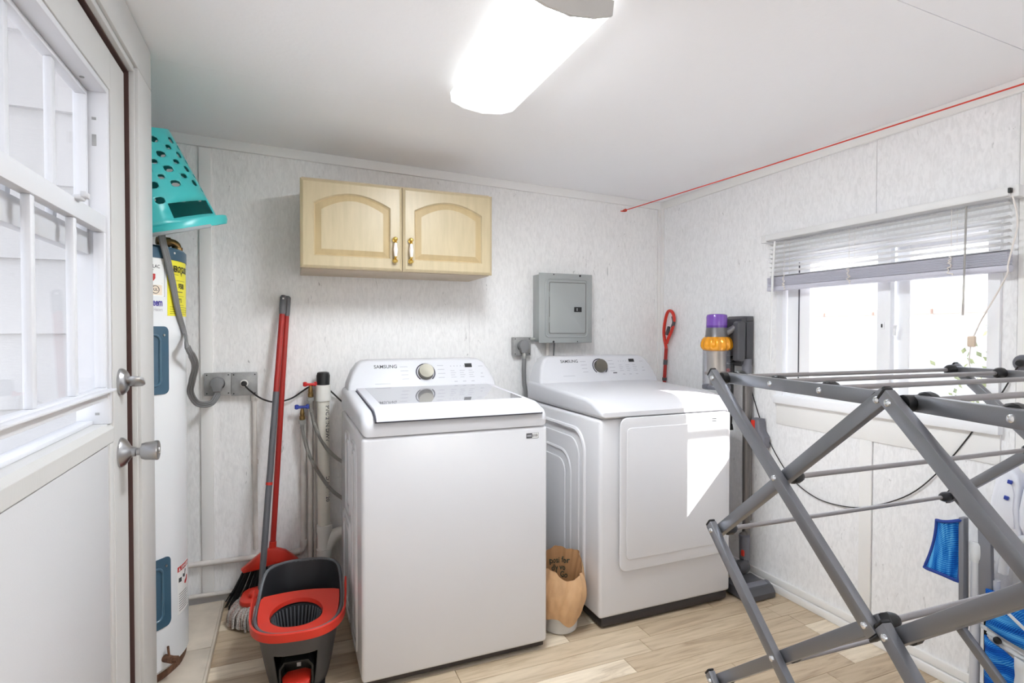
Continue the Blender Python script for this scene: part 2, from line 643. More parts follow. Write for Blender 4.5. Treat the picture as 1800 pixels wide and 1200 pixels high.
M['bluecloth'] = stripes_mat('blue_woven_cloth', (6, 72, 158), (18, 112, 200), 1, 60, c3=(96, 178, 226))
M['bluecloth2'] = stripes_mat('blue_woven_seat', (6, 70, 160), (14, 104, 196), 2, 46, c3=(86, 168, 222))
M['bluehem'] = mat('navy_hem', (34, 62, 140), 0.8)
M['chairwhite'] = mat('white_chair_plastic', (226, 228, 236), 0.35)
M['chairtube'] = mat('white_chair_tube', (206, 208, 214), 0.3, 0.2)
M['chairgrey'] = mat('grey_chair_tube', (128, 130, 138), 0.4, 0.3)
M['canvas'] = mat('pale_grey_canvas', (214, 216, 218), 0.8)
M['bluedot'] = mat('blue_rivet', (40, 60, 150), 0.4)


def lens_mat():
    m = bpy.data.materials.new('lit_prismatic_lens')
    m.use_nodes = True
    n = m.node_tree.nodes
    L = m.node_tree.links
    b = n['Principled BSDF']
    b.inputs['Base Color'].default_value = (0.9, 0.9, 0.88, 1)
    b.inputs['Roughness'].default_value = 0.4
    tc = n.new('ShaderNodeTexCoord')
    sp = n.new('ShaderNodeSeparateXYZ')
    L.new(tc.outputs['Generated'], sp.inputs[0])
    # two tubes behind the lens
    ws = []
    for c in (0.27, 0.73):
        s = n.new('ShaderNodeMath')
        s.operation = 'SUBTRACT'
        s.inputs[1].default_value = c
        L.new(sp.outputs[0], s.inputs[0])
        a = n.new('ShaderNodeMath')
        a.operation = 'ABSOLUTE'
        L.new(s.outputs[0], a.inputs[0])
        q = n.new('ShaderNodeMapRange')
        q.inputs[1].default_value = 0.0
        q.inputs[2].default_value = 0.215
        q.inputs[3].default_value = 1.0
        q.inputs[4].default_value = 0.0
        q.interpolation_type = 'SMOOTHSTEP'
        L.new(a.outputs[0], q.inputs[0])
        ws.append(q)
    sm = n.new('ShaderNodeMath')
    sm.operation = 'ADD'
    L.new(ws[0].outputs[0], sm.inputs[0])
    L.new(ws[1].outputs[0], sm.inputs[1])
    ed = n.new('ShaderNodeMath')
    ed.operation = 'SUBTRACT'
    ed.inputs[1].default_value = 0.5
    L.new(sp.outputs[0], ed.inputs[0])
    ea = n.new('ShaderNodeMath')
    ea.operation = 'ABSOLUTE'
    L.new(ed.outputs[0], ea.inputs[0])
    er = n.new('ShaderNodeMapRange')
    er.inputs[1].default_value = 0.44
    er.inputs[2].default_value = 0.485
    er.inputs[4].default_value = 0.0
    L.new(ea.outputs[0], er.inputs[0])
    s2_ = n.new('ShaderNodeMath')
    s2_.operation = 'ADD'
    L.new(sm.outputs[0], s2_.inputs[0])
    L.new(er.outputs[0], s2_.inputs[1])
    sm = s2_
    # the tubes stop short of the ends of the lens
    e1 = n.new('ShaderNodeMapRange')
    e1.inputs[1].default_value = 0.99
    e1.inputs[2].default_value = 0.86
    L.new(sp.outputs[1], e1.inputs[0])
    mu = n.new('ShaderNodeMath')
    mu.operation = 'MULTIPLY'
    L.new(sm.outputs[0], mu.inputs[0])
    L.new(e1.outputs[0], mu.inputs[1])
    k = n.new('ShaderNodeMath')
    k.operation = 'MULTIPLY_ADD'
    k.inputs[1].default_value = LAMP
    k.inputs[2].default_value = 0.30
    L.new(mu.outputs[0], k.inputs[0])
    b.inputs['Emission Color'].default_value = (0.90, 0.955, 1.0, 1)
    L.new(k.outputs[0], b.inputs['Emission Strength'])
    return m


M['lens'] = lens_mat()
M['lampcap'] = mat('lamp_end_cap', (196, 194, 190), 0.5)

# ------------------------------------------------------------------ structure
def ceil_z(x, y):
    return 2.03 - 0.028 * x - 0.0017 * y


XL, XA, YF = -2.57, -3.25, -3.6          # door wall, alcove end wall, wall behind the camera

bm = BM()
box(bm, XA - 0.1, 0.1, YF - 0.1, 0.1, -0.12, -0.004)
floor = obj('floor', bm, M['subfloor'], kind='structure', smooth=0)
WLOC['floor'] = floor.location.copy()
pk = BM()
vs_ = [pk.verts.new(p) for p in ((0, 0, 0), (1, 0, 0), (1, 1, 0), (0, 1, 0), (0.002, 0.012, 1), (0.998, 0.012, 1), (0.998, 0.988, 1), (0.002, 0.988, 1))]
for q in ((3, 2, 1, 0), (4, 5, 6, 7), (0, 1, 5, 4), (1, 2, 6, 5), (2, 3, 7, 6), (3, 0, 4, 7)):
    pk.faces.new([vs_[i] for i in q])
pkm = bpy.data.meshes.new('floor_plank')
pk.to_mesh(pkm)
pk.free()
pkm.materials.append(M['floor'])
ROW = 0.0875
rows = int(2.75 / ROW) + 1
rp = random.Random(21)
for r in range(rows):
    y1 = -0.0165 - r * ROW if r else 0.0
    y0 = -0.0165 - (r + 1) * ROW
    xmin = -2.43 if y0 > -0.85 else XL
    x = 0.0 - rp.uniform(0.05, 0.5)
    xs = [0.0]
    while x > xmin + 0.12:
        xs.append(x)
        x -= rp.choice((0.38, 0.52, 0.66, 0.8, 0.95)) * rp.uniform(0.9, 1.1)
    xs.append(xmin)
    for a, b in zip(xs[1:], xs[:-1]):
        o = bpy.data.objects.new('floor_plank', pkm)
        COL.objects.link(o)
        o.parent = floor
        o.location = Vector((a, y0, -0.004)) - WLOC['floor']
        o.scale = (b - a, y1 - y0, 0.004 - rp.uniform(0, 0.0004))


def panel(name, boxes, m, parent=None, bev=0.0, kind=None):
    bm = BM()
    for b in boxes:
        box(bm, *b, bev=bev)
    return obj(name, bm, m, parent, smooth=0 if not bev else 35, kind=kind)


# ceiling: boards with open joints running along the room
bm = BM()
box(bm, XA - 0.1, 0.1, YF - 0.1, 0.1, 2.16, 2.2)
ceiling = obj('ceiling', bm, M['seam'], kind='structure', smooth=0)
ys = [0.1, -0.735, -1.893, -3.0, YF - 0.1]
for i, (a, b) in enumerate(zip(ys[:-1], ys[1:])):
    bm = BM()
    g = 0.0003 if i == 1 else 0.0012
    v = [bm.verts.new((x, y, ceil_z(x, y) + dz)) for dz in (0, 0.05) for x, y in ((XA - 0.1, a - g), (0.1, a - g), (0.1, b + (0.0003 if i == 0 else 0.0012)), (XA - 0.1, b + (0.0003 if i == 0 else 0.0012)))]
    for q in ((0, 1, 2, 3), (7, 6, 5, 4), (0, 4, 5, 1), (1, 5, 6, 2), (2, 6, 7, 3), (3, 7, 4, 0)):
        bm.faces.new([v[k] for k in q])
    obj('ceiling_panel', bm, M['ceil'], ceiling, smooth=0)

# back wall: three sheets with recessed joints
bm = BM()
box(bm, XA - 0.1, 0.1, 0.012, 0.1, 0, 2.16)
wback = obj('wall_back', bm, M['seam'], kind='structure', smooth=0)
for a, b in ((XA, -2.4845), (-2.4825, -1.2465), (-1.2455, 0.0)):
    panel('wall_panel', [(a, b, 0.0, 0.012, 0, 2.14)], M['wall'], wback)
# right wall with the window opening
WY0, WY1, WZ0, WZ1 = -1.752, -0.886, 0.93, 1.60
bm = BM()
for b in ((0.012, 0.12, YF, WY0 - 0.01, 0, 2.16), (0.012, 0.12, WY1 + 0.01, 0.1, 0, 2.16), (0.012, 0.12, WY0 - 0.01, WY1 + 0.01, 0, WZ0 - 0.01), (0.012, 0.12, WY0 - 0.01, WY1 + 0.01, WZ1 + 0.01, 2.16)):
    box(bm, *b)
wright = obj('wall_right', bm, M['seam'], kind='structure', smooth=0)
S1, S2 = -1.341, -1.797
panel('wall_panel', [(0, 0.012, S1 + 0.0009, WY1, 0, WZ0), (0, 0.012, S1 + 0.0009, WY1, WZ1, 2.14), (0, 0.012, WY1, 0, 0, 2.14)], M['wallr'], wright)
panel('wall_panel', [(0, 0.012, WY0, S1 - 0.0009, 0, WZ0), (0, 0.012, WY0, S1 - 0.0009, WZ1, 2.14), (0, 0.012, S2 + 0.0009, WY0, 0, 2.14)], M['wallr'], wright)
panel('wall_panel', [(0, 0.012, YF, S2 - 0.0009, 0, 2.14)], M['wallr'], wright)
# wall behind the camera, alcove walls, door wall
panel('wall_front', [(XL - 0.1, -1.9, YF - 0.1, YF, 0, 2.16), (-0.4, 0.1, YF - 0.1, YF, 0, 2.16), (-1.9, -0.4, YF - 0.1, YF, 0, 0.8), (-1.9, -0.4, YF - 0.1, YF, 1.9, 2.16)], M['wall'], kind='structure')
bm = BM()
for b_ in ((-1.9, -1.85, 0.8, 1.9), (-0.45, -0.4, 0.8, 1.9), (-1.18, -1.12, 0.85, 1.85), (-1.85, -0.45, 0.8, 0.85), (-1.85, -0.45, 1.85, 1.9)):
    box(bm, b_[0], b_[1], YF - 0.08, YF + 0.01, b_[2], b_[3])
fill_win = obj('window_added_fill', bm, M['vinyl'], kind='structure', smooth=0)  # added window behind the camera, unseen; lets daylight fill the room
for a_, b_ in ((-1.85, -1.18), (-1.12, -0.45)):
    panel('pane', [(a_, b_, YF - 0.045, YF - 0.041, 0.85, 1.85)], M['glass'], fill_win)
panel('wall_alcove', [(XA - 0.1, XA, -0.86, 0.1, 0, 2.16)], M['wall'], kind='structure')
DY0, DY1, DZ1 = -1.9, -0.955, 1.962      # door opening
panel('wall_left', [(XL - 0.1, XL, YF, DY0 - 0.02, 0, 2.16), (XL - 0.1, XL, DY1 + 0.02, -0.785, 0, 2.16), (XL - 0.1, XL, DY0 - 0.02, DY1 + 0.02, DZ1 + 0.02, 2.16), (XA - 0.1, XL - 0.1, -0.80, -0.785, 0, 2.16)], M['wall'], kind='structure')

# trim and battens
T = 0


def trim(boxes, m='trim', bev=0.002):
    global T
    T += 1
    return panel('trim_%d' % T, boxes, M[m], None, bev, 'structure')


trim([(-2.508, -2.459, -0.012, 0.0, 0, 2.05)])                                   # batten on the back wall
bm = BM()
v = [(XA, 0.0), (-0.001, 0.0)]
prism(bm, [(XA, ceil_z(XA, 0) - 0.045), (0, ceil_z(0, 0) - 0.045), (0, ceil_z(0, 0)), (XA, ceil_z(XA, 0))], 1, -0.016, 0.0, 0.003)
T += 1
obj('trim_%d' % T, bm, M['trim'], kind='structure')
bm = BM()
prism(bm, [(YF, ceil_z(0, YF) - 0.045), (0, ceil_z(0, 0) - 0.045), (0, ceil_z(0, 0)), (YF, ceil_z(0, YF))], 0, -0.016, 0.0, 0.003)
T += 1
obj('trim_%d' % T, bm, M['trim'], kind='structure')
trim([(-0.028, 0.0, -0.012, 0.0, 0.05, 1.99)])                                    # corner strips
trim([(-0.012, 0.0, -0.034, -0.012, 0.05, 1.99)])
trim([(-0.008, 0.0, -1.340, -1.290, 0.06, 0.80)])                                 # batten below the window
trim([(-0.006, 0.0, -1.76, -0.88, 0.80, 0.90)])                                   # apron board below the sill
trim([(-0.008, 0.0, -1.90, -1.80, 0.06, 1.99)])
panel('baseboard_right', [(-0.010, 0.0, YF, -0.02, 0.036, 0.068)], M['trim'], None, 0.003, 'structure')
panel('baseboard_right_shoe', [(-0.017, 0.0, YF, -0.02, 0.0, 0.034)], M['trim'], None, 0.003, 'structure')
panel('baseboard_back', [(XA, -0.02, -0.014, 0.0, 0.0, 0.042)], M['trim'], None, 0.003, 'structure')

# ------------------------------------------------------------------ window in the right wall
bm = BM()
box(bm, -0.012, 0.09, WY0 - 0.004, WY0 + 0.030, WZ0, WZ1 + 0.004)
box(bm, -0.012, 0.09, WY1 - 0.030, WY1 + 0.004, WZ0, WZ1 + 0.004)
box(bm, -0.0119, 0.09, WY0 + 0.030, WY1 - 0.030, WZ1 - 0.03, WZ1 + 0.004)
box(bm, -0.004, 0.09, WY0 + 0.030, WY1 - 0.030, WZ0, WZ0 + 0.02)
win = obj('window_1', bm, M['vinyl'], kind='structure', smooth=0)
panel('window_sill', [(-0.026, 0.03, WY0 - 0.012, WY1 + 0.012, 0.900, 0.938)], M['vinyl'], win, 0.004)


def sash(y0, y1, x0, x1, st0, st1, zb=0.95, zt=1.572):
    bm = BM()
    box(bm, x0, x1, y0, y0 + st0, zb, zt, 0.003)
    box(bm, x0, x1, y1 - st1, y1, zb, zt, 0.003)
    box(bm, x0, x1, y0 + st0, y1 - st1, zb, zb + 0.03, 0.003)
    box(bm, x0, x1, y0 + st0, y1 - st1, zt - 0.03, zt, 0.003)
    s = obj('sash', bm, M['vinyl'], win)
    bm = BM()
    box(bm, (x0 + x1) / 2 - 0.002, (x0 + x1) / 2 + 0.002, y0 + st0 - 0.004, y1 - st1 + 0.004, zb + 0.026, zt - 0.026)
    obj('pane', bm, M['glass'], s, smooth=0)
    return s


s1 = sash(-1.392, -0.922, 0.012, 0.040, 0.052, 0.118)
s2 = sash(-1.742, -1.392, 0.046, 0.074, 0.020, 0.050)
bm = BM()
box(bm, 0.009, 0.0125, -0.987, -0.983, 0.96, 1.55)
obj('seal', bm, M['shadowgap'], s1, smooth=0)
bm = BM()
box(bm, 0.008, 0.012, -1.372, -1.356, 1.245, 1.272, 0.001)
sl = obj('latch', bm, M['vinyl'], s1)
bm = BM()
box(bm, 0.006, 0.009, -1.366, -1.361, 1.252, 1.266)
obj('latch_slot', bm, M['black'], s1, smooth=0)
bm = BM()
tube(bm, [(0.02, -1.404, 1.22), (0.02, -1.404, 1.245), (0.012, -1.412, 1.262)], 0.006, 8)
obj('sash_lock', bm, M['vinyl'], s2)

# outside the window
panel('ground_outside', [(0.13, 30, -14, 20, -0.5, -0.42), (-16, -2.7, -14, 20, -0.5, -0.42), (-2.7, 0.13, -14, YF - 0.1, -0.5, -0.42)], M['conc'], kind='structure')
panel('wall_added_sun_blocker', [(0.13, 0.765, -2.05, -1.95, -0.42, 3.0)], M['outwall'], kind='structure')  # added unseen wall; keeps sun off the second pane to shape the dryer patch
bm = BM()
tube(bm, [(0.764, -1.96, 2.16), (1.5, -1.96, 2.16)], 0.013, 10)  # not trim: unseen rod added to draw a thin shadow on the dryer
T += 1
obj('trim_%d' % T, bm, M['vinyl'], kind='structure')
fn = thing('garden_wall', 'pale wall with rusty metal coping beyond the sunlit window', 'wall', (6.5, 3, -0.42))
panel('wall_body', [(6.5, 6.7, -3, 12, -0.42, 1.50)], M['outwall'], fn)
for i in range(14):
    bm = BM()
    box(bm, 6.42, 6.78, -2.9 + i * 0.85, -2.9 + i * 0.85 + 0.82, 1.50, 1.60 + 0.012 * (i % 3), 0.01)
    obj('coping_sheet', bm, M['rust2'], fn)
sh = thing('shrub', 'small green shrub outside the window by the pale wall', 'shrub', (5.2, 0.65, -0.42))
rs = random.Random(4)
bm = BM()
for i in range(420):
    c = Vector((5.2 + rs.gauss(0, 0.24), 0.65 + rs.gauss(0, 0.24), 0.62 + rs.gauss(0, 0.3)))
    n = Vector((rs.gauss(0, 1), rs.gauss(0, 1), rs.gauss(0, 1))).normalized()
    a = n.orthogonal().normalized() * 0.05
    b = n.cross(a).normalized() * 0.025
    bm.faces.new([bm.verts.new(c + a), bm.verts.new(c + b), bm.verts.new(c - a), bm.verts.new(c - b)])
obj('foliage', bm, M['leaf'], sh, smooth=0, kind='stuff')
bm = BM()
for i in range(6):
    tube(bm, [(5.2 + 0.03 * math.cos(i), 0.65 + 0.03 * math.sin(i), -0.42), (5.2 + 0.2 * math.cos(i), 0.65 + 0.2 * math.sin(i), 0.5)], 0.012, 6)
obj('stems', bm, M['rusty'], sh, kind='stuff')

# exterior siding of the alcove, seen through the door glass
bm = BM()
box(bm, -6.5, XL - 0.11, -0.808, -0.80, -0.42, 2.3)
wext = obj('wall_exterior', bm, M['siding'], kind='structure', smooth=0)
z = 1.226 - 8 * 0.2135
for i in range(14):
    bm = BM()
    prism(bm, [(-0.8085, z), (-0.835, z), (-0.815, z + 0.216), (-0.8085, z + 0.216)], 0, -6.5, XL - 0.112, 0.0015, 1)
    obj('siding_board', bm, M['siding'], wext, smooth=0)
    z += 0.2135
panel('wall_exterior_roof', [(-2.75, 0.3, -3.8, 0.3, 2.21, 2.26), (-6.6, -2.75, -1.0, 0.3, 2.31, 2.36)], M['outwall'], kind='structure')

# ------------------------------------------------------------------ door in the left wall
XD = -2.565                                                              # room face of the door
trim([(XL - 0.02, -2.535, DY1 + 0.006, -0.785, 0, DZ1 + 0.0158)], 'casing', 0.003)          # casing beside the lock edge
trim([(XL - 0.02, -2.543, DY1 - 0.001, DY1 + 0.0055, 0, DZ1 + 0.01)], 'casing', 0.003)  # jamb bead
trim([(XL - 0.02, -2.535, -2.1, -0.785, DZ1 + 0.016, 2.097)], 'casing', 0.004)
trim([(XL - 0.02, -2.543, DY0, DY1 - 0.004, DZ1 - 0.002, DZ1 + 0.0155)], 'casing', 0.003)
bm = BM()
box(bm, XL - 0.06, XD + 0.009, DY1 - 0.006, DY1 + 0.004, 0, DZ1 + 0.002)
box(bm, XL - 0.06, XD + 0.009, DY0, DY1 - 0.006, DZ1 - 0.006, DZ1 + 0.002)
T += 1
obj('trim_%d' % T, bm, M['weather'], kind='structure', smooth=0)
OY0, OY1, OZ0, OZ1 = -1.78, -1.095, 0.996, 1.851                         # glazed opening
E1 = DY1 - 0.011
bm = BM()
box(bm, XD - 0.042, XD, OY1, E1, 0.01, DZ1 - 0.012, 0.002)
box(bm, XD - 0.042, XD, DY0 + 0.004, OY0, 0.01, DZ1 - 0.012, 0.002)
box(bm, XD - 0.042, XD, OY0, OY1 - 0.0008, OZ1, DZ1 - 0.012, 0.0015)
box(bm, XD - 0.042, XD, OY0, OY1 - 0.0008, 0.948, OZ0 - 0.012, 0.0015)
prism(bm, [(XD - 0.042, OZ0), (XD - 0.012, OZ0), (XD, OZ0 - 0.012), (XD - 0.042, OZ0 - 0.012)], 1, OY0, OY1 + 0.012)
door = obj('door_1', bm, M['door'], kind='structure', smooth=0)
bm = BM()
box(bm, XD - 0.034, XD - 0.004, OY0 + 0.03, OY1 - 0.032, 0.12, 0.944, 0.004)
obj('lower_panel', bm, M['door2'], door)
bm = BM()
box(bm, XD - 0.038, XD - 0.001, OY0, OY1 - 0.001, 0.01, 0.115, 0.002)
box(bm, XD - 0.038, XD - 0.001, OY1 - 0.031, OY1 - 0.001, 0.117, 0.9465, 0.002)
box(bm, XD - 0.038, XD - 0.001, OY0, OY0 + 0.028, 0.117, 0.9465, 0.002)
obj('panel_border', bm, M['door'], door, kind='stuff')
# side and head tracks of the sliding light
bm = BM()
box(bm, XD - 0.075, XD - 0.003, OY1 - 0.018, OY1 - 0.0005, OZ0, OZ1, 0.002)
box(bm, XD - 0.075, XD - 0.003, OY0 + 0.0005, OY0 + 0.018, OZ0, OZ1, 0.002)
box(bm, XD - 0.075, XD - 0.003, OY0 + 0.018, OY1 - 0.018, OZ1 - 0.016, OZ1 - 0.0005, 0.002)
box(bm, XD - 0.075, XD - 0.040, OY0 + 0.018, OY1 - 0.018, OZ0, OZ0 + 0.010, 0.002)
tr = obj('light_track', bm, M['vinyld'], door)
bm = BM()
for z, h in ((1.765, 0.006), (1.70, 0.028), (1.02, 0.006)):
    box(bm, XD - 0.035, XD - 0.026, OY1 - 0.0195, OY1 - 0.0175, z, z + h)
lathe(bm, [(0.005, 0), (0.005, 0.002)], (XD - 0.03, -1.20, OZ1 - 0.0175), (0, 0, 1), 10)
obj('track_slot', bm, M['boxgrey'], tr, smooth=0, kind='stuff')


def light_sash(name, xc, z0, z1, rt, rb, label=None):
    bm = BM()
    y0, y1 = OY0 + 0.019, OY1 - 0.019
    box(bm, xc - 0.012, xc + 0.012, y0, y1, z1 - rt, z1, 0.002)
    box(bm, xc - 0.012, xc + 0.012, y0, y1, z0, z0 + rb, 0.002)
    box(bm, xc - 0.012, xc + 0.012, y1 - 0.014, y1, z0 + rb, z1 - rt, 0.002)
    box(bm, xc - 0.012, xc + 0.012, y0, y0 + 0.014, z0 + rb, z1 - rt, 0.002)
    s = obj(name, bm, M['vinyld'], door)
    for y in (-1.535, -1.318):
        bm = BM()
        box(bm, xc - 0.008, xc + 0.008, y - 0.010, y + 0.010, z0 + rb, z1 - rt, 0.003)
        obj('muntin', bm, M['vinyld'], s)
    ys_ = [y0 + 0.014, -1.545, -1.525, -1.328, -1.308, y1 - 0.014]
    for a, b in ((ys_[0], ys_[1]), (ys_[2], ys_[3]), (ys_[4], ys_[5])):
        bm = BM()
        box(bm, xc - 0.0015, xc + 0.0015, a, b, z0 + rb, z1 - rt)
        obj('pane', bm, M['glass'], s, smooth=0)
    return s


light_sash('upper_sash', XD - 0.055, 1.425, OZ1 - 0.017, 0.012, 0.055)
ls = light_sash('lower_sash', XD - 0.020, 1.058, 1.524, 0.042, 0.032)
bm = BM()
box(bm, XD - 0.012, XD + 0.004, -1.335, -1.305, 1.520, 1.530, 0.002)
for i in range(6):
    box(bm, XD + 0.002, XD + 0.012, -1.335 + i * 0.0055, -1.332 + i * 0.0055, 1.526, 1.538, 0.001)
obj('sash_latch', bm, M['vinyld'], ls)
bm = BM()
box(bm, XD - 0.010, XD + 0.010, OY0 + 0.02, OY1 - 0.01, 1.080, 1.086, 0.002)
obj('finger_ledge', bm, M['vinyld'], ls)
# deadbolt and knob
ky = -1.035
bm = BM()
lathe(bm, [(0.0, 0), (0.036, 0.0), (0.036, 0.006), (0.030, 0.014), (0.024, 0.018), (0.0, 0.018)], (XD, ky, 1.097), (1, 0, 0), 28)
db = obj('deadbolt', bm, M['nickel'], door)
bm = BM()
prism(bm, [(-0.018, 0.0), (0.018, 0.0), (0.026, 0.018), (0.022, 0.034), (0.010, 0.042), (-0.010, 0.042), (-0.022, 0.034), (-0.026, 0.018)], 0, -0.007, 0.007, 0.003, 2,
      f=lambda v: Vector((XD + 0.014 + v.z, ky + v.y * 0.75, 1.097 + v.x - v.y * 0.4)))
obj('thumb_turn', bm, M['nickel'], db)
bm = BM()
lathe(bm, [(0.0, 0), (0.040, 0.0), (0.040, 0.004), (0.034, 0.012), (0.018, 0.022), (0.014, 0.026), (0.0, 0.026)], (XD, ky, 0.906), (1, 0, 0), 28)
kn = obj('knob_rosette', bm, M['nickel'], door)
bm = BM()
lathe(bm, [(0.0, 0.024), (0.0125, 0.024), (0.0125, 0.034), (0.010, 0.036), (0.010, 0.044), (0.021, 0.048), (0.024, 0.056), (0.027, 0.084), (0.026, 0.087), (0.021, 0.088), (0.0, 0.086)], (XD, ky, 0.906), (1, 0, 0), 28)
obj('knob', bm, M['nickel'], kn)
bm = BM()
box(bm, XD + 0.0865, XD + 0.090, ky - 0.003, ky + 0.003, 0.898, 0.914, 0.001)
obj('knob_button', bm, M['chrome'], kn)

# ------------------------------------------------------------------ ceiling light
lt = thing('ceiling_light', 'short white two-tube ceiling light with prismatic wrap lens, lit', 'light', (-1.5, -1.27, 2.07))
LX0, LX1, LY0, LY1 = -1.622, -1.385, -1.60, -0.945
bm = BM()
v = [bm.verts.new((x, y, z)) for y in (LY0 + 0.012, LY1 - 0.008) for x, z in ((LX0 + 0.014, ceil_z(LX0, y) - 0.012), (LX1 - 0.014, ceil_z(LX1, y) - 0.012), (LX1 - 0.014, ceil_z(LX1, y) - 0.0), (LX0 + 0.014, ceil_z(LX0, y) - 0.0))]
for q in ((0, 1, 2, 3), (7, 6, 5, 4), (0, 4, 5, 1), (1, 5, 6, 2), (2, 6, 7, 3), (3, 7, 4, 0)):
    bm.faces.new([v[k] for k in q])
obj('fixture_body', bm, M['lampcap'], lt, smooth=0)
prof = [(LX0, 2.062), (LX0 + 0.004, 2.030), (LX0 + 0.05, 2.014), ((LX0 + LX1) / 2, 2.006), (LX1 - 0.05, 2.014), (LX1 - 0.004, 2.030), (LX1, 2.055)]
prof = [(x, z + 0.0) for x, z in prof]
bm = BM()
prism(bm, prof, 1, LY0 + 0.004, LY1, 0.003)
obj('lens', bm, M['lens'], lt)
bm = BM()
prism(bm, [(LX0 - 0.002, 2.072), (LX0 + 0.002, 2.028), (LX0 + 0.05, 2.012), ((LX0 + LX1) / 2, 2.004), (LX1 - 0.05, 2.012), (LX1 - 0.002, 2.028), (LX1 + 0.002, 2.066)], 1, LY0 - 0.008, LY0 + 0.004, 0.003)
obj('end_cap', bm, M['lampcap'], lt)

# ------------------------------------------------------------------ washer
wa = thing('washing_machine', 'white top-loading washer with smoked glass lid', 'washer', (-1.57, -0.54, 0))
WX0, WX1, WF, WB = -1.920, -1.222, -0.905, -0.17
bm = BM()
box(bm, WX0, WX1, WF, WB, 0.032, 0.872, 0.014, 3)
obj('cabinet', bm, M['white'], wa)
for (y0, y1, z0, z1) in ((-0.775, -0.63, 0.07, 0.82), (-0.56, -0.40, 0.50, 0.82), (-0.56, -0.30, 0.07, 0.46)):
    for ins in (0.0, 0.035):
        bm = BM()
        pts = [(WX0 + 0.001, y, z) for y, z in rrect(y0 + ins, y1 - ins * 0.6, z0 + ins, z1 - ins, 0.03, 5)]
        tube(bm, pts, 0.007, 8, flat=1.0, closed=True)
        obj('pressed_rib', bm, M['white'], wa)
bm = BM()
box(bm, WX0 + 0.012, WX1 - 0.008, WF + 0.018, WB - 0.01, 0.012, 0.034, 0.003)
obj('base', bm, M['darkkick'], wa)
for x, y in ((WX0 + 0.05, WF + 0.06), (WX1 - 0.05, WF + 0.06), (WX0 + 0.05, WB - 0.06), (WX1 - 0.05, WB - 0.06)):
    bm = BM()
    lathe(bm, [(0.022, 0.0), (0.022, 0.006), (0.012, 0.009), (0.012, 0.014)], (x, y, 0), (0, 0, 1), 12)
    obj('foot', bm, M['black'], wa)
# top cover with a scooped front under the lid lip
bm = BM()
prism(bm, [(-0.170, 0.8745), (-0.9055, 0.8745), (-0.908, 0.900), (-0.902, 0.922), (-0.885, 0.940), (-0.84, 0.952), (-0.335, 0.976), (-0.170, 0.980)], 0, WX0, WX1, 0.026, 5)
obj('top_cover', bm, M['white2'], wa)
bm = BM()
prism(bm, [(-0.350, 0.977), (-0.858, 0.955), (-0.893, 0.945), (-0.912, 0.926), (-0.9125, 0.922), (-0.893, 0.938), (-0.858, 0.948), (-0.350, 0.970)], 0, -1.8765, -1.2475, 0.001, 1)
obj('lid_gap_shade', bm, M['shadowgap'], wa)  # dark strip painting the shade in the gap round the lid
LP = [(-0.345, 0.9865), (-0.855, 0.9645), (-0.895, 0.953), (-0.918, 0.9335), (-0.9205, 0.9275), (-0.914, 0.926), (-0.893, 0.940), (-0.858, 0.952), (-0.345, 0.974)]
bm = BM()
prism(bm, LP, 0, -1.872, -1.252, 0.004, 2)
lid = obj('lid', bm, M['whitelid'], wa)


def lidz(y):
    return 0.9865 + (0.9645 - 0.9865) * (y + 0.345) / (-0.855 + 0.345)


bm = BM()
pts = rrect(-1.836, -1.272, -0.775, -0.352, 0.006, 3)
v0 = [bm.verts.new((x, y, lidz(y) + 0.0006)) for x, y in pts]
v1 = [bm.verts.new((x, y, lidz(y) - 0.004)) for x, y in pts]
bm.faces.new(v0)
bm.faces.new(v1[::-1])
for i in range(len(pts)):
    bm.faces.new((v0[i], v1[i], v1[(i + 1) % len(pts)], v0[(i + 1) % len(pts)]))
obj('lid_glass', bm, M['smoke'], wa, smooth=0)


def console(parent, x0, x1, z0, zt, yf, yb, m, slope=0.55, flare=0.07):
    """back console: outline with sloping shoulders, front face leaning back"""
    xm = [(x0, z0), (x0 + 0.004, z0 + 0.03), (x0 + flare * 0.35, z0 + (zt - z0) * 0.62), (x0 + flare * 0.7, z0 + (zt - z0) * 0.88), (x0 + flare, zt - 0.003), (x0 + flare + 0.03, zt)]
    out = xm + [(x1 + x0 - x, z) for x, z in reversed(xm)]
    bm = BM()
    fr = [bm.verts.new((x, yf + (z - z0) * slope, z)) for x, z in out]
    bk = [bm.verts.new((x, yb, z)) for x, z in out]
    a = bm.faces.new(fr)
    b = bm.faces.new(bk[::-1])
    for i in range(len(out)):
        bm.faces.new((fr[i], bk[i], bk[(i + 1) % len(out)], fr[(i + 1) % len(out)]))
    bmesh.ops.recalc_face_normals(bm, faces=bm.faces)
    es = [e for e in a.edges if e.verts[0].co.z > z0 + 0.001 or e.verts[1].co.z > z0 + 0.001]
    bmesh.ops.bevel(bm, geom=es, offset=0.014, segments=4, profile=0.5, affect='EDGES', clamp_overlap=True)
    c = obj('console', bm, m, parent, smooth=50)

    def F(x, z, off=0.0006):                    # point on the leaning face
        n = Vector((0, -1, slope)).normalized()
        return Vector((x, yf + (z - z0) * slope, z)) + n * off
    return c, F


def prints(parent, F, rows, m, name='printed_label'):
    bm = BM()
    for x0, x1, z, h in rows:
        bm.faces.new([bm.verts.new(F(x0, z)), bm.verts.new(F(x1, z)), bm.verts.new(F(x1, z + h)), bm.verts.new(F(x0, z + h))])
    return obj(name, bm, m, parent, smooth=0, kind='stuff')


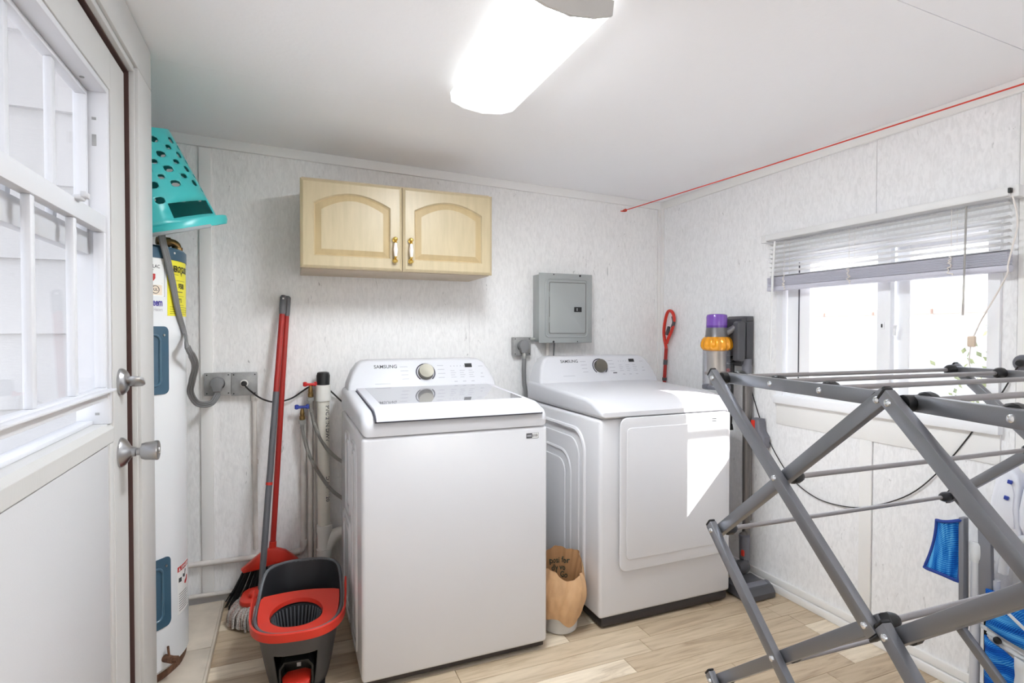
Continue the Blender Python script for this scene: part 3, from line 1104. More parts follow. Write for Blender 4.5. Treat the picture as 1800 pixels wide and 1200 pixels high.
def dial(parent, F, x, z, slope, r):
    n = Vector((0, -1, slope)).normalized()
    o = F(x, z, 0.0)
    bm = BM()
    lathe(bm, [(r * 1.0, 0.0), (r * 0.98, 0.020), (r * 0.94, 0.024), (r * 0.2, 0.022), (0, 0.022)], o, n, 36)
    d = obj('dial', bm, M['steel'], parent)
    bm = BM()
    u = Vector((1, 0, 0))
    v = n.cross(u)
    pts = [o + u * (r * 1.22 * math.cos(math.radians(a))) + v * (-r * 1.22 * math.sin(math.radians(a))) * -1 + n * 0.001 for a in range(-50, 231, 10)]
    tube(bm, pts, 0.0026, 6)
    obj('dial_ring', bm, M['shadowgap'], d)
    return d


def display(parent, F, x0, x1, z0, z1):
    bm = BM()
    bm.faces.new([bm.verts.new(F(x0, z0, 0.001)), bm.verts.new(F(x1, z0, 0.001)), bm.verts.new(F(x1, z1, 0.001)), bm.verts.new(F(x0, z1, 0.001))])
    return obj('display', bm, M['black'], parent, smooth=0)


def washer_prints(parent, F, k, dx, z):
    """k: dial centre x"""
    rows, dark = [], []
    for i in range(4):
        zz = z + 0.026 - i * 0.018
        dark.append((k - 0.118 + 0.002 * i, k - 0.082 + 0.002 * (i % 2), zz, 0.0028))
        dark.append((k + 0.058, k + 0.088 + 0.003 * (i % 3), zz + 0.002, 0.0028))
    for c in range(3):
        for i in range(4):
            rows.append((k + 0.120 + c * 0.045, k + 0.140 + c * 0.045 + 0.006 * ((i + c) % 2), z + 0.004 - i * 0.010, 0.0024))
    for i in range(5):
        rows.append((k + 0.122 + i * 0.016, k + 0.127 + i * 0.016, z + 0.024, 0.004))
    for c in range(3):
        rows.append((k + 0.132 + c * 0.042, k + 0.148 + c * 0.042, z - 0.046, 0.0035))
    rows += [(k + 0.262, k + 0.285, z + 0.022, 0.0026), (k + 0.270, k + 0.280, z - 0.012, 0.004), (k + 0.266, k + 0.284, z - 0.028, 0.003)]
    prints(parent, F, rows, M['inkl'])
    prints(parent, F, dark, M['inkl'], 'cycle_label')
    prints(parent, F, [(k - 0.235, k - 0.185, z - 0.046, 0.0024), (k - 0.19, k - 0.165, z - 0.046, 0.0024)], M['inkl'], 'model_label')


con, F = console(wa, -1.905, -1.212, 0.972, 1.104, -0.325, -0.175, M['white2'])
washer_prints(con, F, -1.552, 0, 1.043)
bm = BM()
text_bm(bm, 'SAMSUNG', 0.0205, lambda u, v: F(-1.787 + u, 1.066 + v), bold=0.0003, sx=1.12)
obj('brand_lettering', bm, M['ink'], con, smooth=0)
display(con, F, -1.358, -1.322, 1.062, 1.080)
dial(con, F, -1.552, 1.043, 0.55, 0.036)
bm = BM()
box(bm, -1.312, -1.288, WF - 0.0008, WF, 0.829, 0.848)
st = obj('badge', bm, M['ink'], wa, smooth=0)
bm = BM()
box(bm, -1.288, -1.262, WF - 0.0008, WF, 0.829, 0.848)
st = obj('badge', bm, M['paper'], wa, smooth=0)
bm = BM()
for x in (-1.284, -1.276, -1.268):
    box(bm, x - 0.0025, x + 0.0015, WF - 0.0011, WF, 0.833, 0.844)
box(bm, -1.288, -1.262, WF - 0.0011, WF, 0.8285, 0.8295)
box(bm, -1.288, -1.262, WF - 0.0011, WF, 0.8475, 0.8485)
box(bm, -1.2625, -1.2615, WF - 0.0011, WF, 0.8285, 0.8485)
obj('badge_print', bm, M['ink'], st, smooth=0, kind='stuff')
bm = BM()
for i in range(4):
    box(bm, -1.309 + i * 0.0045, -1.306 + i * 0.0045, WF - 0.0011, WF, 0.835, 0.842)
obj('badge_print', bm, M['inkl'], st, smooth=0, kind='stuff')

# ------------------------------------------------------------------ dryer
dr = thing('tumble_dryer', 'white front-loading dryer with a large square door', 'dryer', (-0.62, -0.51, 0))
DX0, DX1, DF, DB = -0.967, -0.270, -0.870, -0.13
bm = BM()
box(bm, DX0, DX1, DF, DB, 0.045, 0.872, 0.016, 3)
obj('cabinet', bm, M['white'], dr)
bm = BM()
box(bm, DX0 + 0.012, DX1 - 0.012, DF + 0.006, DB - 0.01, 0.006, 0.048, 0.012)
obj('base', bm, M['darkkick'], dr)
for x, y in ((DX0 + 0.05, DF + 0.07), (DX1 - 0.05, DF + 0.07), (DX0 + 0.05, DB - 0.07), (DX1 - 0.05, DB - 0.07)):
    bm = BM()
    lathe(bm, [(0.022, 0.0), (0.022, 0.006)], (x, y, 0), (0, 0, 1), 12)
    obj('foot', bm, M['black'], dr)
bm = BM()
prism(bm, [(DB, 0.8745), (-0.872, 0.8745), (-0.886, 0.884), (-0.885, 0.902), (-0.866, 0.916), (-0.80, 0.940), (-0.745, 0.951), (-0.34, 0.968), (DB, 0.972)], 0, DX0, DX1, 0.022, 5)
obj('top_cover', bm, M['white2'], dr)
bm = BM()
pr = rrect(-0.882, -0.300, 0.236, 0.878, 0.035, 7)
prism(bm, pr, 1, -0.8905, DF - 0.0125, 0.005, 3)
dd = obj('door', bm, M['white'], dr)
bm = BM()
prism(bm, rrect(-0.862, -0.320, 0.256, 0.858, 0.03, 6), 1, DF - 0.014, DF + 0.002)
obj('door_gap_plate', bm, M['shadowgap'], dr)  # dark plate filling the gap behind the door
bm = BM()
prism(bm, rrect(-0.852, -0.318, 0.285, 0.835, 0.02, 5), 1, -0.8945, -0.890, 0.004, 3)
obj('door_face', bm, M['white'], dd)
bm = BM()
for z in (0.846, 0.836):
    box(bm, -0.402, -0.378, -0.8914, -0.890, z, z + 0.0035)
obj('door_label', bm, M['ink'], dd, smooth=0)
for y1, y0, z1, z0 in ((-0.745, -0.155, 0.805, 0.06), (-0.628, -0.20, 0.690, 0.10)):
    bm = BM()
    pts = [(DX0 + 0.001, y, z) for y, z in rrect(y1, y0, z0, z1, 0.09, 8)]
    tube(bm, pts, 0.011, 8, closed=True)
    obj('pressed_rib', bm, M['white'], dr)
bm = BM()
prism(bm, rrect(-0.70, -0.17, 0.07, 0.765, 0.08, 8), 0, DX0 - 0.005, DX0 + 0.004, 0.004, 3)
obj('side_pressing', bm, M['white'], dr)
bm = BM()
prism(bm, rrect(-0.58, -0.23, 0.13, 0.65, 0.06, 8), 0, DX0 - 0.010, DX0 - 0.003, 0.004, 3)
obj('side_pressing', bm, M['white'], dr)
con2, F2 = console(dr, -0.955, -0.222, 0.962, 1.104, -0.275, -0.135, M['white2'], 0.5)
washer_prints(con2, F2, -0.578, 0, 1.046)
bm = BM()
text_bm(bm, 'SAMSUNG', 0.0205, lambda u, v: F2(-0.812 + u, 1.069 + v), bold=0.0003, sx=1.12)
obj('brand_lettering', bm, M['ink'], con2, smooth=0)
display(con2, F2, -0.386, -0.350, 1.066, 1.083)
prints(con2, F2, [(-0.505, -0.480, 1.008, 0.005)], M['ink'], 'vent_slot')
dial(con2, F2, -0.578, 1.046, 0.5, 0.036)

# ------------------------------------------------------------------ wall cabinet
cb = thing('wall_cabinet', 'maple wall cabinet with two arched raised-panel doors', 'cabinet', (-1.67, -0.16, 1.5))
bm = BM()
box(bm, -2.090, -1.249, -0.315, 0.0, 1.500, 1.886, 0.002)
obj('carcass', bm, M['mapleside'], cb)


def arch(x0, x1, z0, zs, zt, n=14):
    """outline with a flat foot and an arched head"""
    pts = [(x0, z0), (x1, z0), (x1, zs)]
    for i in range(1, n):
        t = i / n
        x = x1 + (x0 - x1) * t
        pts.append((x, zs + (zt - zs) * math.sin(PI * t) ** 0.9))
    pts.append((x0, zs))
    return pts


def ring(bm, A, B, ya, yb):
    a = [bm.verts.new((x, ya, z)) for x, z in A]
    b = [bm.verts.new((x, yb, z)) for x, z in B]
    for i in range(len(a)):
        j = (i + 1) % len(a)
        bm.faces.new((a[i], a[j], b[j], b[i]))
    return a, b


def cab_door(x0, x1, z0, z1, hx):
    yf, n = -0.336, 14
    A = arch(x0 + 0.052, x1 - 0.052, z0 + 0.052, z1 - 0.098, z1 - 0.050)
    out = [(x0, z0), (x1, z0), (x1, A[2][1])]
    out += [(x1 + (x0 - x1) * i / n, z1) for i in range(1, n)]
    out += [(x0, A[-1][1])]
    out[3] = (x1, z1)
    out[-2] = (x0, z1)
    e = 0.008
    outi = [(min(max(x, x0 + e), x1 - e), min(max(z, z0 + e), z1 - e)) for x, z in out]
    bm = BM()
    ring(bm, out, out, -0.317, yf + 0.007)
    ring(bm, out, outi, yf + 0.007, yf + 0.002)
    o2 = [(min(max(x, x0 + e + 0.004), x1 - e - 0.004), min(max(z, z0 + e + 0.004), z1 - e - 0.004)) for x, z in out]
    ring(bm, outi, o2, yf + 0.002, yf)
    A2 = arch(x0 + 0.056, x1 - 0.056, z0 + 0.056, z1 - 0.102, z1 - 0.055)
    ring(bm, o2, A, yf, yf)
    ring(bm, A, A2, yf, yf + 0.007)
    bm.faces.new([bm.verts.new((x, -0.317, z)) for x, z in out])
    d = obj('cabinet_door', bm, M['maple'], cb, smooth=20)
    bm = BM()
    A3 = arch(x0 + 0.060, x1 - 0.060, z0 + 0.060, z1 - 0.106, z1 - 0.060)
    A4 = arch(x0 + 0.084, x1 - 0.084, z0 + 0.082, z1 - 0.126, z1 - 0.082)
    ring(bm, A2, A3, yf + 0.007, yf + 0.009)
    ring(bm, A3, A4, yf + 0.009, yf + 0.0005)
    obj('panel_slope', bm, M['mapledark'], d, smooth=20)
    bm = BM()
    bm.faces.new([bm.verts.new((x, yf + 0.0005, z)) for x, z in A4])
    obj('raised_panel', bm, M['maple'], d, smooth=0)
    # pull: two brass ends and a porcelain grip
    zc = z0 + 0.092
    for s in (-1, 1):
        bm = BM()
        lathe(bm, [(0.0, 0), (0.011, 0.001), (0.011, 0.003), (0.005, 0.006), (0.005, 0.018)], (hx, yf, zc + s * 0.046), (0, -1, 0), 12)
        lathe(bm, [(0.002, 0.0), (0.0095, 0.004), (0.012, 0.011), (0.006, 0.018), (0.0035, 0.022)], (hx, yf - 0.018, zc + s * 0.058), (0, 0.12, -s), 12)
        lathe(bm, [(0.0035, 0.0), (0.007, 0.004), (0.007, 0.008)], (hx, yf - 0.021, zc + s * 0.037), (0, 0, -s), 12)
        obj('pull_end', bm, M['brass'], d)
    bm = BM()
    lathe(bm, [(0.006, -0.030), (0.0075, -0.02), (0.0105, 0.0), (0.0075, 0.02), (0.006, 0.030)], (hx, yf - 0.022, zc), (0, 0, 1), 14)
    obj('porcelain_grip', bm, M['porcelain'], d)


cab_door(-2.096, -1.6695, 1.503, 1.878, -1.703)
cab_door(-1.6665, -1.240, 1.503, 1.878, -1.633)

# ------------------------------------------------------------------ breaker panel, conduits
ep = thing('breaker_panel', 'grey steel breaker box with small door and black latch', 'electrical panel', (-0.71, -0.045, 1.17))
bm = BM()
box(bm, -0.872, -0.552, -0.088, 0.0, 1.180, 1.549, 0.002)
obj('enclosure', bm, M['panel'], ep)
bm = BM()
box(bm, -0.879, -0.546, -0.094, -0.087, 1.172, 1.556, 0.003)
cv = obj('cover', bm, M['panel'], ep)
bm = BM()
tube(bm, [(x, -0.094, z) for x, z in rrect(-0.838, -0.577, 1.205, 1.525, 0.02, 5)], 0.0045, 8, closed=True)
obj('pressed_rim', bm, M['panel'], cv)
bm = BM()
prism(bm, rrect(-0.815, -0.591, 1.226, 1.505, 0.008, 4), 1, -0.098, -0.094, 0.002, 2)
pdoor = obj('panel_door', bm, M['panel'], ep)
bm = BM()
tube(bm, [(x, -0.0955, z) for x, z in rrect(-0.817, -0.589, 1.224, 1.507, 0.009, 4)], 0.0013, 6, closed=True)
obj('door_gap', bm, M['seam'], pdoor)
bm = BM()
box(bm, -0.664, -0.617, -0.101, -0.098, 1.344, 1.372, 0.001)
la = obj('latch', bm, M['black'], pdoor)
bm = BM()
box(bm, -0.650, -0.645, -0.104, -0.100, 1.350, 1.366, 0.001)
obj('latch_slider', bm, M['nickel'], la)
bm = BM()
for z in (1.44, 1.30):
    tube(bm, [(-0.818, -0.0965, z - 0.015), (-0.818, -0.0965, z + 0.015)], 0.003, 8)
obj('hinge', bm, M['panel'], pdoor, kind='stuff')
for x, z, r in ((-0.79, 1.549, 0.003), (-0.625, 1.547, 0.006), (-0.79, 1.179, 0.006), (-0.64, 1.179, 0.003)):
    bm = BM()
    lathe(bm, [(r, 0), (r, 0.002), (r * 0.5, 0.003)], (x, -0.094, z), (0, -1, 0), 10)
    obj('screw', bm, M['black'], cv)
for x, r, lab in ((-0.792, 0.011, 'white painted conduit leaving the left of the breaker box'), (-0.752, 0.004, 'thin grey wire hanging below the breaker box')):
    bm = BM()
    tube(bm, [(x, -0.03, 1.19), (x, -0.02, 1.10), (x - 0.004, -0.016, 0.6), (x - 0.004, -0.016, 0.05)], r, 10)
    obj('conduit' if r > 0.01 else 'wire', bm, M['pipe'] if r > 0.01 else M['cordgrey'], None, label=lab, cat='conduit' if r > 0.01 else 'wire')


def recept(x0, x1, z0, z1, lab, group=None):
    t = thing('outlet_box', lab, 'outlet', ((x0 + x1) / 2, -0.02, z0), group)
    bm = BM()
    box(bm, x0, x1, -0.034, 0.0, z0, z1, 0.004)
    obj('box_body', bm, M['boxgrey'], t)
    bm = BM()
    box(bm, x0 - 0.001, x1 + 0.001, -0.037, -0.034, z0 - 0.001, z1 + 0.001, 0.001)
    obj('cover_plate', bm, M['boxgrey'], t)
    for x in (x0 + 0.009, x1 - 0.009):
        for z in (z0 + 0.009, z1 - 0.009):
            bm = BM()
            lathe(bm, [(0.003, 0), (0.003, 0.0015)], (x, -0.037, z), (0, -1, 0), 8)
            obj('screw', bm, M['black'], t, smooth=0)
    return t


def round_plug(parent, x, z, r, y=-0.037):
    bm = BM()
    pts = [(x + r * math.cos(math.radians(a)), z + r * math.sin(math.radians(a))) for a in range(-40, 221, 10)]
    pts += [(x - r * 0.55, z - r * 1.35), (x + r * 0.55, z - r * 1.35)]
    prism(bm, pts, 1, y - 0.034, y, 0.004, 2)
    p = obj('plug', bm, M['plug'], parent)
    return p


rc = recept(-2.489, -2.385, 0.947, 1.047, 'square grey outlet box with the round grey plug in it')
bm = BM()
lathe(bm, [(0.030, 0), (0.030, 0.003), (0.027, 0.004)], (-2.437, -0.037, 1.0), (0, -1, 0), 24)
obj('receptacle', bm, M['black'], rc)
rc2 = recept(-2.382, -2.277, 0.943, 1.046, 'square grey outlet box with a small black plug, nearer the broom')
bm = BM()
lathe(bm, [(0.017, 0), (0.017, 0.004), (0.015, 0.005)], (-2.330, -0.037, 0.997), (0, -1, 0), 20)
obj('receptacle', bm, M['pvcw'], rc2)
rc3 = recept(-1.004, -0.902, 1.103, 1.203, 'grey outlet box left of the breaker box holding the dryer plug')
bm = BM()
lathe(bm, [(0.030, 0), (0.030, 0.003), (0.027, 0.004)], (-0.952, -0.037, 1.155), (0, -1, 0), 24)
obj('receptacle', bm, M['black'], rc3)
bm = BM()
tube(bm, [(-0.906, -0.02, 1.19), (-0.866, -0.02, 1.192)], 0.011, 10)
obj('connector_nipple', bm, M['galv'], rc3)

# dryer cord
t = thing('dryer_cord', 'grey power cord dropping from the round plug behind the washer', 'power cord', (-0.95, -0.06, 0.9))
round_plug(t, -0.952, 1.158, 0.029)
bm = BM()
lathe(bm, [(0.010, 0), (0.012, 0.012), (0.012, 0.030), (0.009, 0.036)], (-0.950, -0.055, 1.118), (0, 0, -1), 12)
obj('strain_clamp', bm, M['galv'], t)
bm = BM()
tube(bm, catmull([(-0.950, -0.055, 1.085), (-0.953, -0.058, 1.02), (-0.950, -0.06, 0.95), (-0.944, -0.065, 0.88), (-0.94, -0.07, 0.6), (-0.93, -0.07, 0.3)], 5), 0.0115, 10)
obj('cord', bm, M['cordgrey'], t)

# ------------------------------------------------------------------ pipework on the back wall
bm = BM()
tube(bm, [(-2.290, -0.014, 0.945), (-2.290, -0.013, 0.70), (-2.288, -0.013, 0.225)], 0.011, 10)
lathe(bm, [(0.014, 0), (0.014, 0.02)], (-2.289, -0.013, 0.62), (0, 0, 1), 10)
lathe(bm, [(0.016, 0), (0.016, 0.03), (0.013, 0.035)], (-2.290, -0.014, 0.915), (0, 0, 1), 10)
obj('conduit', bm, M['pipe'], None, label='white painted conduit running down below the two grey outlet boxes', cat='conduit')

wp = thing('cold_water_pipe', 'white painted water pipe elbowing up to the blue valve', 'water pipe', (-2.08, -0.03, 0.18))
bm = BM()
tube(bm, [(XA + 0.02, -0.022, 0.205), (-2.14, -0.022, 0.188), (-2.105, -0.022, 0.188), (-2.088, -0.022, 0.196), (-2.081, -0.022, 0.215), (-2.081, -0.022, 0.83)], 0.0125, 12)
obj('pipe_run', bm, M['pipe'], wp)
bm = BM()
lathe(bm, [(0.0165, 0), (0.0165, 0.026)], (-2.125, -0.022, 0.188), (1, 0, 0), 12)
lathe(bm, [(0.0165, 0), (0.0165, 0.026)], (-2.081, -0.022, 0.216), (0, 0, 1), 12)
obj('fitting', bm, M['pipe'], wp, kind='stuff')
bm = BM()
tube(bm, [(-2.052, -0.016, 0.05), (-2.049, -0.016, 0.95)], 0.0125, 12)
tube(bm, [(-2.030, -0.012, 0.05), (-2.030, -0.012, 0.95)], 0.006, 8)
obj('hot_water_pipe', bm, M['pipe'], None, label='white painted upright pipe beside the thick drain pipe', cat='water pipe')
bm = BM()
tube(bm, [(XA + 0.02, -0.026, 0.062), (-2.42, -0.026, 0.050), (-2.0, -0.026, 0.046)], 0.010, 10)
obj('floor_pipe', bm, M['pipe'], None, label='thin white pipe running low along the back baseboard', cat='water pipe')


def valve(x, y, z, m, lab, out, hose):
    t = thing('laundry_valve', lab, 'valve', (x, y, z))
    bm = BM()
    lathe(bm, [(0.010, -0.030), (0.013, -0.028), (0.013, -0.012), (0.010, -0.010), (0.011, 0.0), (0.009, 0.012), (0.006, 0.022), (0.006, 0.030)], (x, y, z), (0, 0, 1), 14)
    tube(bm, [(x, y, z - 0.005), (x, -0.004, z - 0.005)], 0.009, 10)
    obj('valve_body', bm, M['bronze'], t)
    bm = BM()
    n = 24
    pts = []
    for i in range(n):
        a = 2 * PI * i / n
        r = 0.020 + 0.008 * math.cos(2 * a)
        pts.append((x + r * math.cos(a), y + r * 0.7 * math.sin(a)))
    prism(bm, pts, 2, z + 0.024, z + 0.036, 0.003, 2)
    for s in (-1, 1):
        lathe(bm, [(0.005, 0), (0.0095, 0.003), (0.0095, 0.019), (0.005, 0.022)], (x + s * 0.024, y, z + 0.020), (0, 0, 1), 10)
    obj('handle', bm, m, t)
    bm = BM()
    lathe(bm, [(0.017, -0.048), (0.017, -0.032), (0.013, -0.030)], (x, y, z), (0, 0, 1), 8)
    obj('coupling_nut', bm, M['galv'], t)


valve(-2.048, -0.06, 0.955, M['redh'], 'brass tap with red handle beside the drain pipe', None, None)
valve(-2.085, -0.06, 0.850, M['blueh'], 'brass tap with blue handle lower and left of the red one', None, None)
for nm, p in (('braided steel hose from the red tap curving behind the washer', [(-2.048, -0.06, 0.915), (-2.046, -0.066, 0.87), (-2.03, -0.075, 0.79), (-1.99, -0.085, 0.70), (-1.94, -0.10, 0.64), (-1.88, -0.12, 0.60)]),
              ('braided steel hose from the blue tap curving behind the washer', [(-2.085, -0.06, 0.81), (-2.082, -0.068, 0.76), (-2.06, -0.08, 0.67), (-2.02, -0.09, 0.58), (-1.96, -0.11, 0.49), (-1.90, -0.13, 0.44)])):
    t = thing('supply_hose', nm, 'hose', p[0])
    bm = BM()
    tube(bm, catmull(p, 6), 0.0085, 10)
    obj('hose_body', bm, M['braid'], t)
    bm = BM()
    lathe(bm, [(0.0105, -0.03), (0.0105, 0.0)], p[0], (0, 0, 1), 10)
    obj('ferrule', bm, M['galv'], t)

sp = thing('drain_standpipe', 'cream PVC standpipe with printed lettering and a wye fitting', 'drain pipe', (-1.99, -0.06, 0.0))
bm = BM()
tube(bm, [(-1.990, -0.06, 0.15), (-1.992, -0.06, 0.93)], 0.0285, 18)
pp = obj('pipe', bm, M['pvc'], sp)
bm = BM()
lathe(bm, [(0.034, 0), (0.034, 0.075), (0.031, 0.076)], (-1.992, -0.06, 0.905), (0, 0, 1), 18)
obj('coupling', bm, M['pvcw'], sp)
bm = BM()
lathe(bm, [(0.036, 0), (0.036, 0.035), (0.032, 0.037), (0.032, 0.115), (0.036, 0.117), (0.036, 0.150)], (-1.990, -0.06, 0.165), (0, 0, 1), 18)
tube(bm, catmull([(-1.985, -0.06, 0.20), (-1.955, -0.06, 0.245), (-1.925, -0.06, 0.262), (-1.88, -0.06, 0.264)], 5), 0.031, 16)
obj('wye_fitting', bm, M['pvcw'], sp)
bm = BM()
tube(bm, [(-1.990, -0.06, 0.0), (-1.990, -0.06, 0.17)], 0.031, 16)
obj('drain_stub', bm, M['pvc'], sp)
bm = BM()
lathe(bm, [(0.020, 0.0), (0.029, 0.004), (0.030, 0.05), (0.026, 0.064), (0.020, 0.067)], (-1.992, -0.06, 0.975), (0, 0, 1), 24, ripple=lambda th, z: 0.05 * math.sin(9 * th + 40 * z))
obj('rag_collar', bm, M['black'], sp)
bm = BM()


def onpipe(u, v, z0):
    a = -PI / 2 + 0.32 + v / 0.0288
    return Vector((-1.991 + 0.0288 * math.cos(a), -0.06 + 0.0288 * math.sin(a), z0 - u))


for z0, s in ((0.885, 'PVC 2 IN DWV'), (0.55, 'DWV 1120')):
    text_bm(bm, s, 0.026, lambda u, v: onpipe(u, v, z0), bold=0.0004)
obj('pipe_print', bm, M['ink'], pp, smooth=0, kind='stuff')

# black cord from the small outlet to the washer
t = thing('washer_cord', 'thin black cord sagging from the outlet to the washer', 'power cord', (-2.33, -0.05, 0.99))
bm = BM()
lathe(bm, [(0.012, 0), (0.013, 0.01), (0.011, 0.02), (0.006, 0.026)], (-2.330, -0.041, 0.997), (0, -1, 0), 12)
obj('plug', bm, M['black'], t)
bm = BM()
tube(bm, catmull([(-2.330, -0.062, 0.996), (-2.31, -0.07, 0.972), (-2.26, -0.035, 0.925), (-2.20, -0.03, 0.905), (-2.13, -0.03, 0.92), (-2.06, -0.018, 0.965), (-2.0, -0.018, 0.985), (-1.95, -0.02, 0.94), (-1.90, -0.03, 0.89), (-1.85, -0.06, 0.86)], 6), 0.0038, 8)
obj('cord', bm, M['blackcord'], t)

# ------------------------------------------------------------------ water heater on its tiled step
pl = thing('tiled_step', 'low stained beige tile step under the water heater', 'step', (-2.8, -0.4, 0))
for y0, y1 in ((-0.445, -0.055), (-0.84, -0.449)):
    bm = BM()
    box(bm, XA + 0.005, -2.424, y0, y1, 0.0, 0.030, 0.003)
    obj('tile', bm, M['tile'], pl)
bm = BM()
box(bm, -2.424, -2.415, -0.84, -0.055, 0.0, 0.029, 0.002)
obj('edge_strip', bm, M['tile'], pl)

HX, HY, HR = -2.728, -0.468, 0.232
wh = thing('water_heater', 'tall white cylindrical water heater with slate blue access panels', 'water heater', (HX, HY, 0.03))
bm = BM()
lathe(bm, [(HR - 0.012, 0.055), (HR, 0.07), (HR, 1.484)], (HX, HY, 0), (0, 0, 1), 64)
obj('jacket', bm, M['tank'], wh)
bm = BM()
lathe(bm, [(HR - 0.010, 0.0305), (HR - 0.008, 0.045), (HR - 0.013, 0.06)], (HX, HY, 0), (0, 0, 1), 64, ripple=lambda th, z: 0.004 * math.sin(17 * th))
obj('rusted_base', bm, M['rusty'], wh)
bm = BM()
lathe(bm, [(HR + 0.003, 1.482), (HR + 0.003, 1.518), (HR - 0.004, 1.526), (0.0, 1.530)], (HX, HY, 0), (0, 0, 1), 64)
cp = obj('top_cap', bm, M['tankblue'], wh)


def oncyl(a0, r):
    """(u, v) on the jacket: u metres round from bearing a0 (0 = towards -Y, positive = towards +X), v = height"""
    def f(u, v):
        a = math.radians(a0) + u / HR
        return Vector((HX + r * math.sin(a), HY - r * math.cos(a), v))
    return f


def patch(poly_or_rect, a0, r0, r1, z0):
    """curved slab on the jacket from a list of (u, v)"""
    bm = BM()
    pts = []
    n = len(poly_or_rect)
    for i in range(n):
        p, q = poly_or_rect[i], poly_or_rect[(i + 1) % n]
        k = max(1, int(abs(q[0] - p[0]) / 0.012))
        for j in range(k):
            pts.append((p[0] + (q[0] - p[0]) * j / k, p[1] + (q[1] - p[1]) * j / k))
    us = sorted({round(p[0], 5) for p in pts})
    fo, fi = oncyl(a0, r1), oncyl(a0, r0)
    # vertical strips
    def span(u):
        vs__ = []
        m = len(poly_or_rect)
        for i in range(m):
            p, q = poly_or_rect[i], poly_or_rect[(i + 1) % m]
            if (p[0] - u) * (q[0] - u) <= 1e-12 and abs(p[0] - q[0]) > 1e-9:
                vs__.append(p[1] + (q[1] - p[1]) * (u - p[0]) / (q[0] - p[0]))
        return min(vs__), max(vs__)
    cols = []
    for u in us:
        a, b = span(min(max(u, us[0] + 1e-7), us[-1] - 1e-7))
        cols.append([bm.verts.new(fo(u, z0 + a)), bm.verts.new(fo(u, z0 + b)), bm.verts.new(fi(u, z0 + b)), bm.verts.new(fi(u, z0 + a))])
    for c, d in zip(cols[:-1], cols[1:]):
        for k in range(4):
            bm.faces.new((c[k], d[k], d[(k + 1) % 4], c[(k + 1) % 4]))
    bm.faces.new(cols[0])
    bm.faces.new(cols[-1][::-1])
    return bm


def bearing(px):
    """bearing on the jacket of the column seen at photo column px (nearest surface)"""
    best = None
    for i in range(-80, 91):
        f = oncyl(i, HR)(0, 1.2)
        d = f - CAM
        n = Vector((math.sin(math.radians(i)), -math.cos(math.radians(i)), 0))
        if d.dot(n) > 0:
            continue
        x = 900 + FPX * d.dot(CR) / d.dot(CF)
        if best is None or abs(x - px) < best[0]:
            best = (abs(x - px), i)
    return best[1]


aP = bearing(295)
for z0, z1 in ((1.018, 1.250), (0.215, 0.455)):
    wd = 0.17
    o = obj('access_panel', patch(rrect(-wd, 0, 0, z1 - z0, 0.018, 4), aP, HR - 0.002, HR + 0.004, z0), M['tankblue'], wh, smooth=30)
    bm = BM()
    f = oncyl(aP, HR + 0.005)
    tube(bm, [f(u, v) for u, v in rrect(-wd + 0.03, -0.035, z0 + 0.03, z1 - 0.03, 0.02, 5)], 0.0045, 8, closed=True)
    obj('panel_rib', bm, M['tankblue2'], o)
    bm = BM()
    f = oncyl(aP, HR + 0.0045)
    lathe(bm, [(0.004, 0), (0.004, 0.003)], f(-0.02, z1 - 0.03), f(-0.02, 1) - Vector((HX, HY, 1)), 8)
    obj('panel_screw', bm, M['galv'], o)
# labels wrap the jacket
aE = bearing(294)
lw = 0.150
el = obj('energy_label', patch([(0, 0), (lw, 0), (lw, 0.196), (0, 0.196)], aE, HR, HR + 0.0006, 1.287), M['yellow'], wh, smooth=30)
fE = oncyl(aE, HR + 0.0013)
bm = BM()
text_bm(bm, 'ENERGYGUIDE', 0.029, lambda u, v: fE(0.008 + u, 1.443 + v), bold=0.0012, sx=0.68)
text_bm(bm, '$508', 0.026, lambda u, v: fE(0.058 + u, 1.385 + v), bold=0.0008, sx=0.8)
text_bm(bm, '4773', 0.020, lambda u, v: fE(0.050 + u, 1.336 + v), bold=0.0004, sx=0.8)
for pts in (((0.074, 1.443), (0.084, 1.443), (0.079, 1.428)),):
    bm.faces.new([bm.verts.new(fE(u, v)) for u, v in pts])
for u0, u1, v in ((0.035, 0.09, 1.372), (0.01, 0.06, 1.432), (0.04, 0.11, 1.412), (0.04, 0.1, 1.358), (0.05, 0.10, 1.326), (0.01, 0.14, 1.318), (0.01, 0.14, 1.310), (0.01, 0.14, 1.302), (0.01, 0.12, 1.295)):
    h = 0.0025 if v == 1.372 else 0.001
    k = 6
    for i in range(k):
        a, b = u0 + (u1 - u0) * i / k, u0 + (u1 - u0) * (i + 1) / k
        bm.faces.new([bm.verts.new(fE(a, v)), bm.verts.new(fE(b, v)), bm.verts.new(fE(b, v + h)), bm.verts.new(fE(a, v + h))])
obj('label_print', bm, M['black'], el, smooth=0, kind='stuff')
aL = bearing(290)
rl = obj('rating_label', patch([(-0.12, 0), (0, 0), (0, 0.128), (-0.12, 0.128)], aL, HR, HR + 0.0005, 1.352), M['paper'], wh, smooth=30)
fL = oncyl(aL, HR + 0.0011)
bm = BM()
text_bm(bm, 'THERMOLAC', 0.0165, lambda u, v: fL(-0.100 + u, 1.447 + v), bold=0.0002, sx=0.85)
text_bm(bm, 'WARRANTY', 0.0165, lambda u, v: fL(-0.100 + u, 1.431 + v), bold=0.0002, sx=0.65)
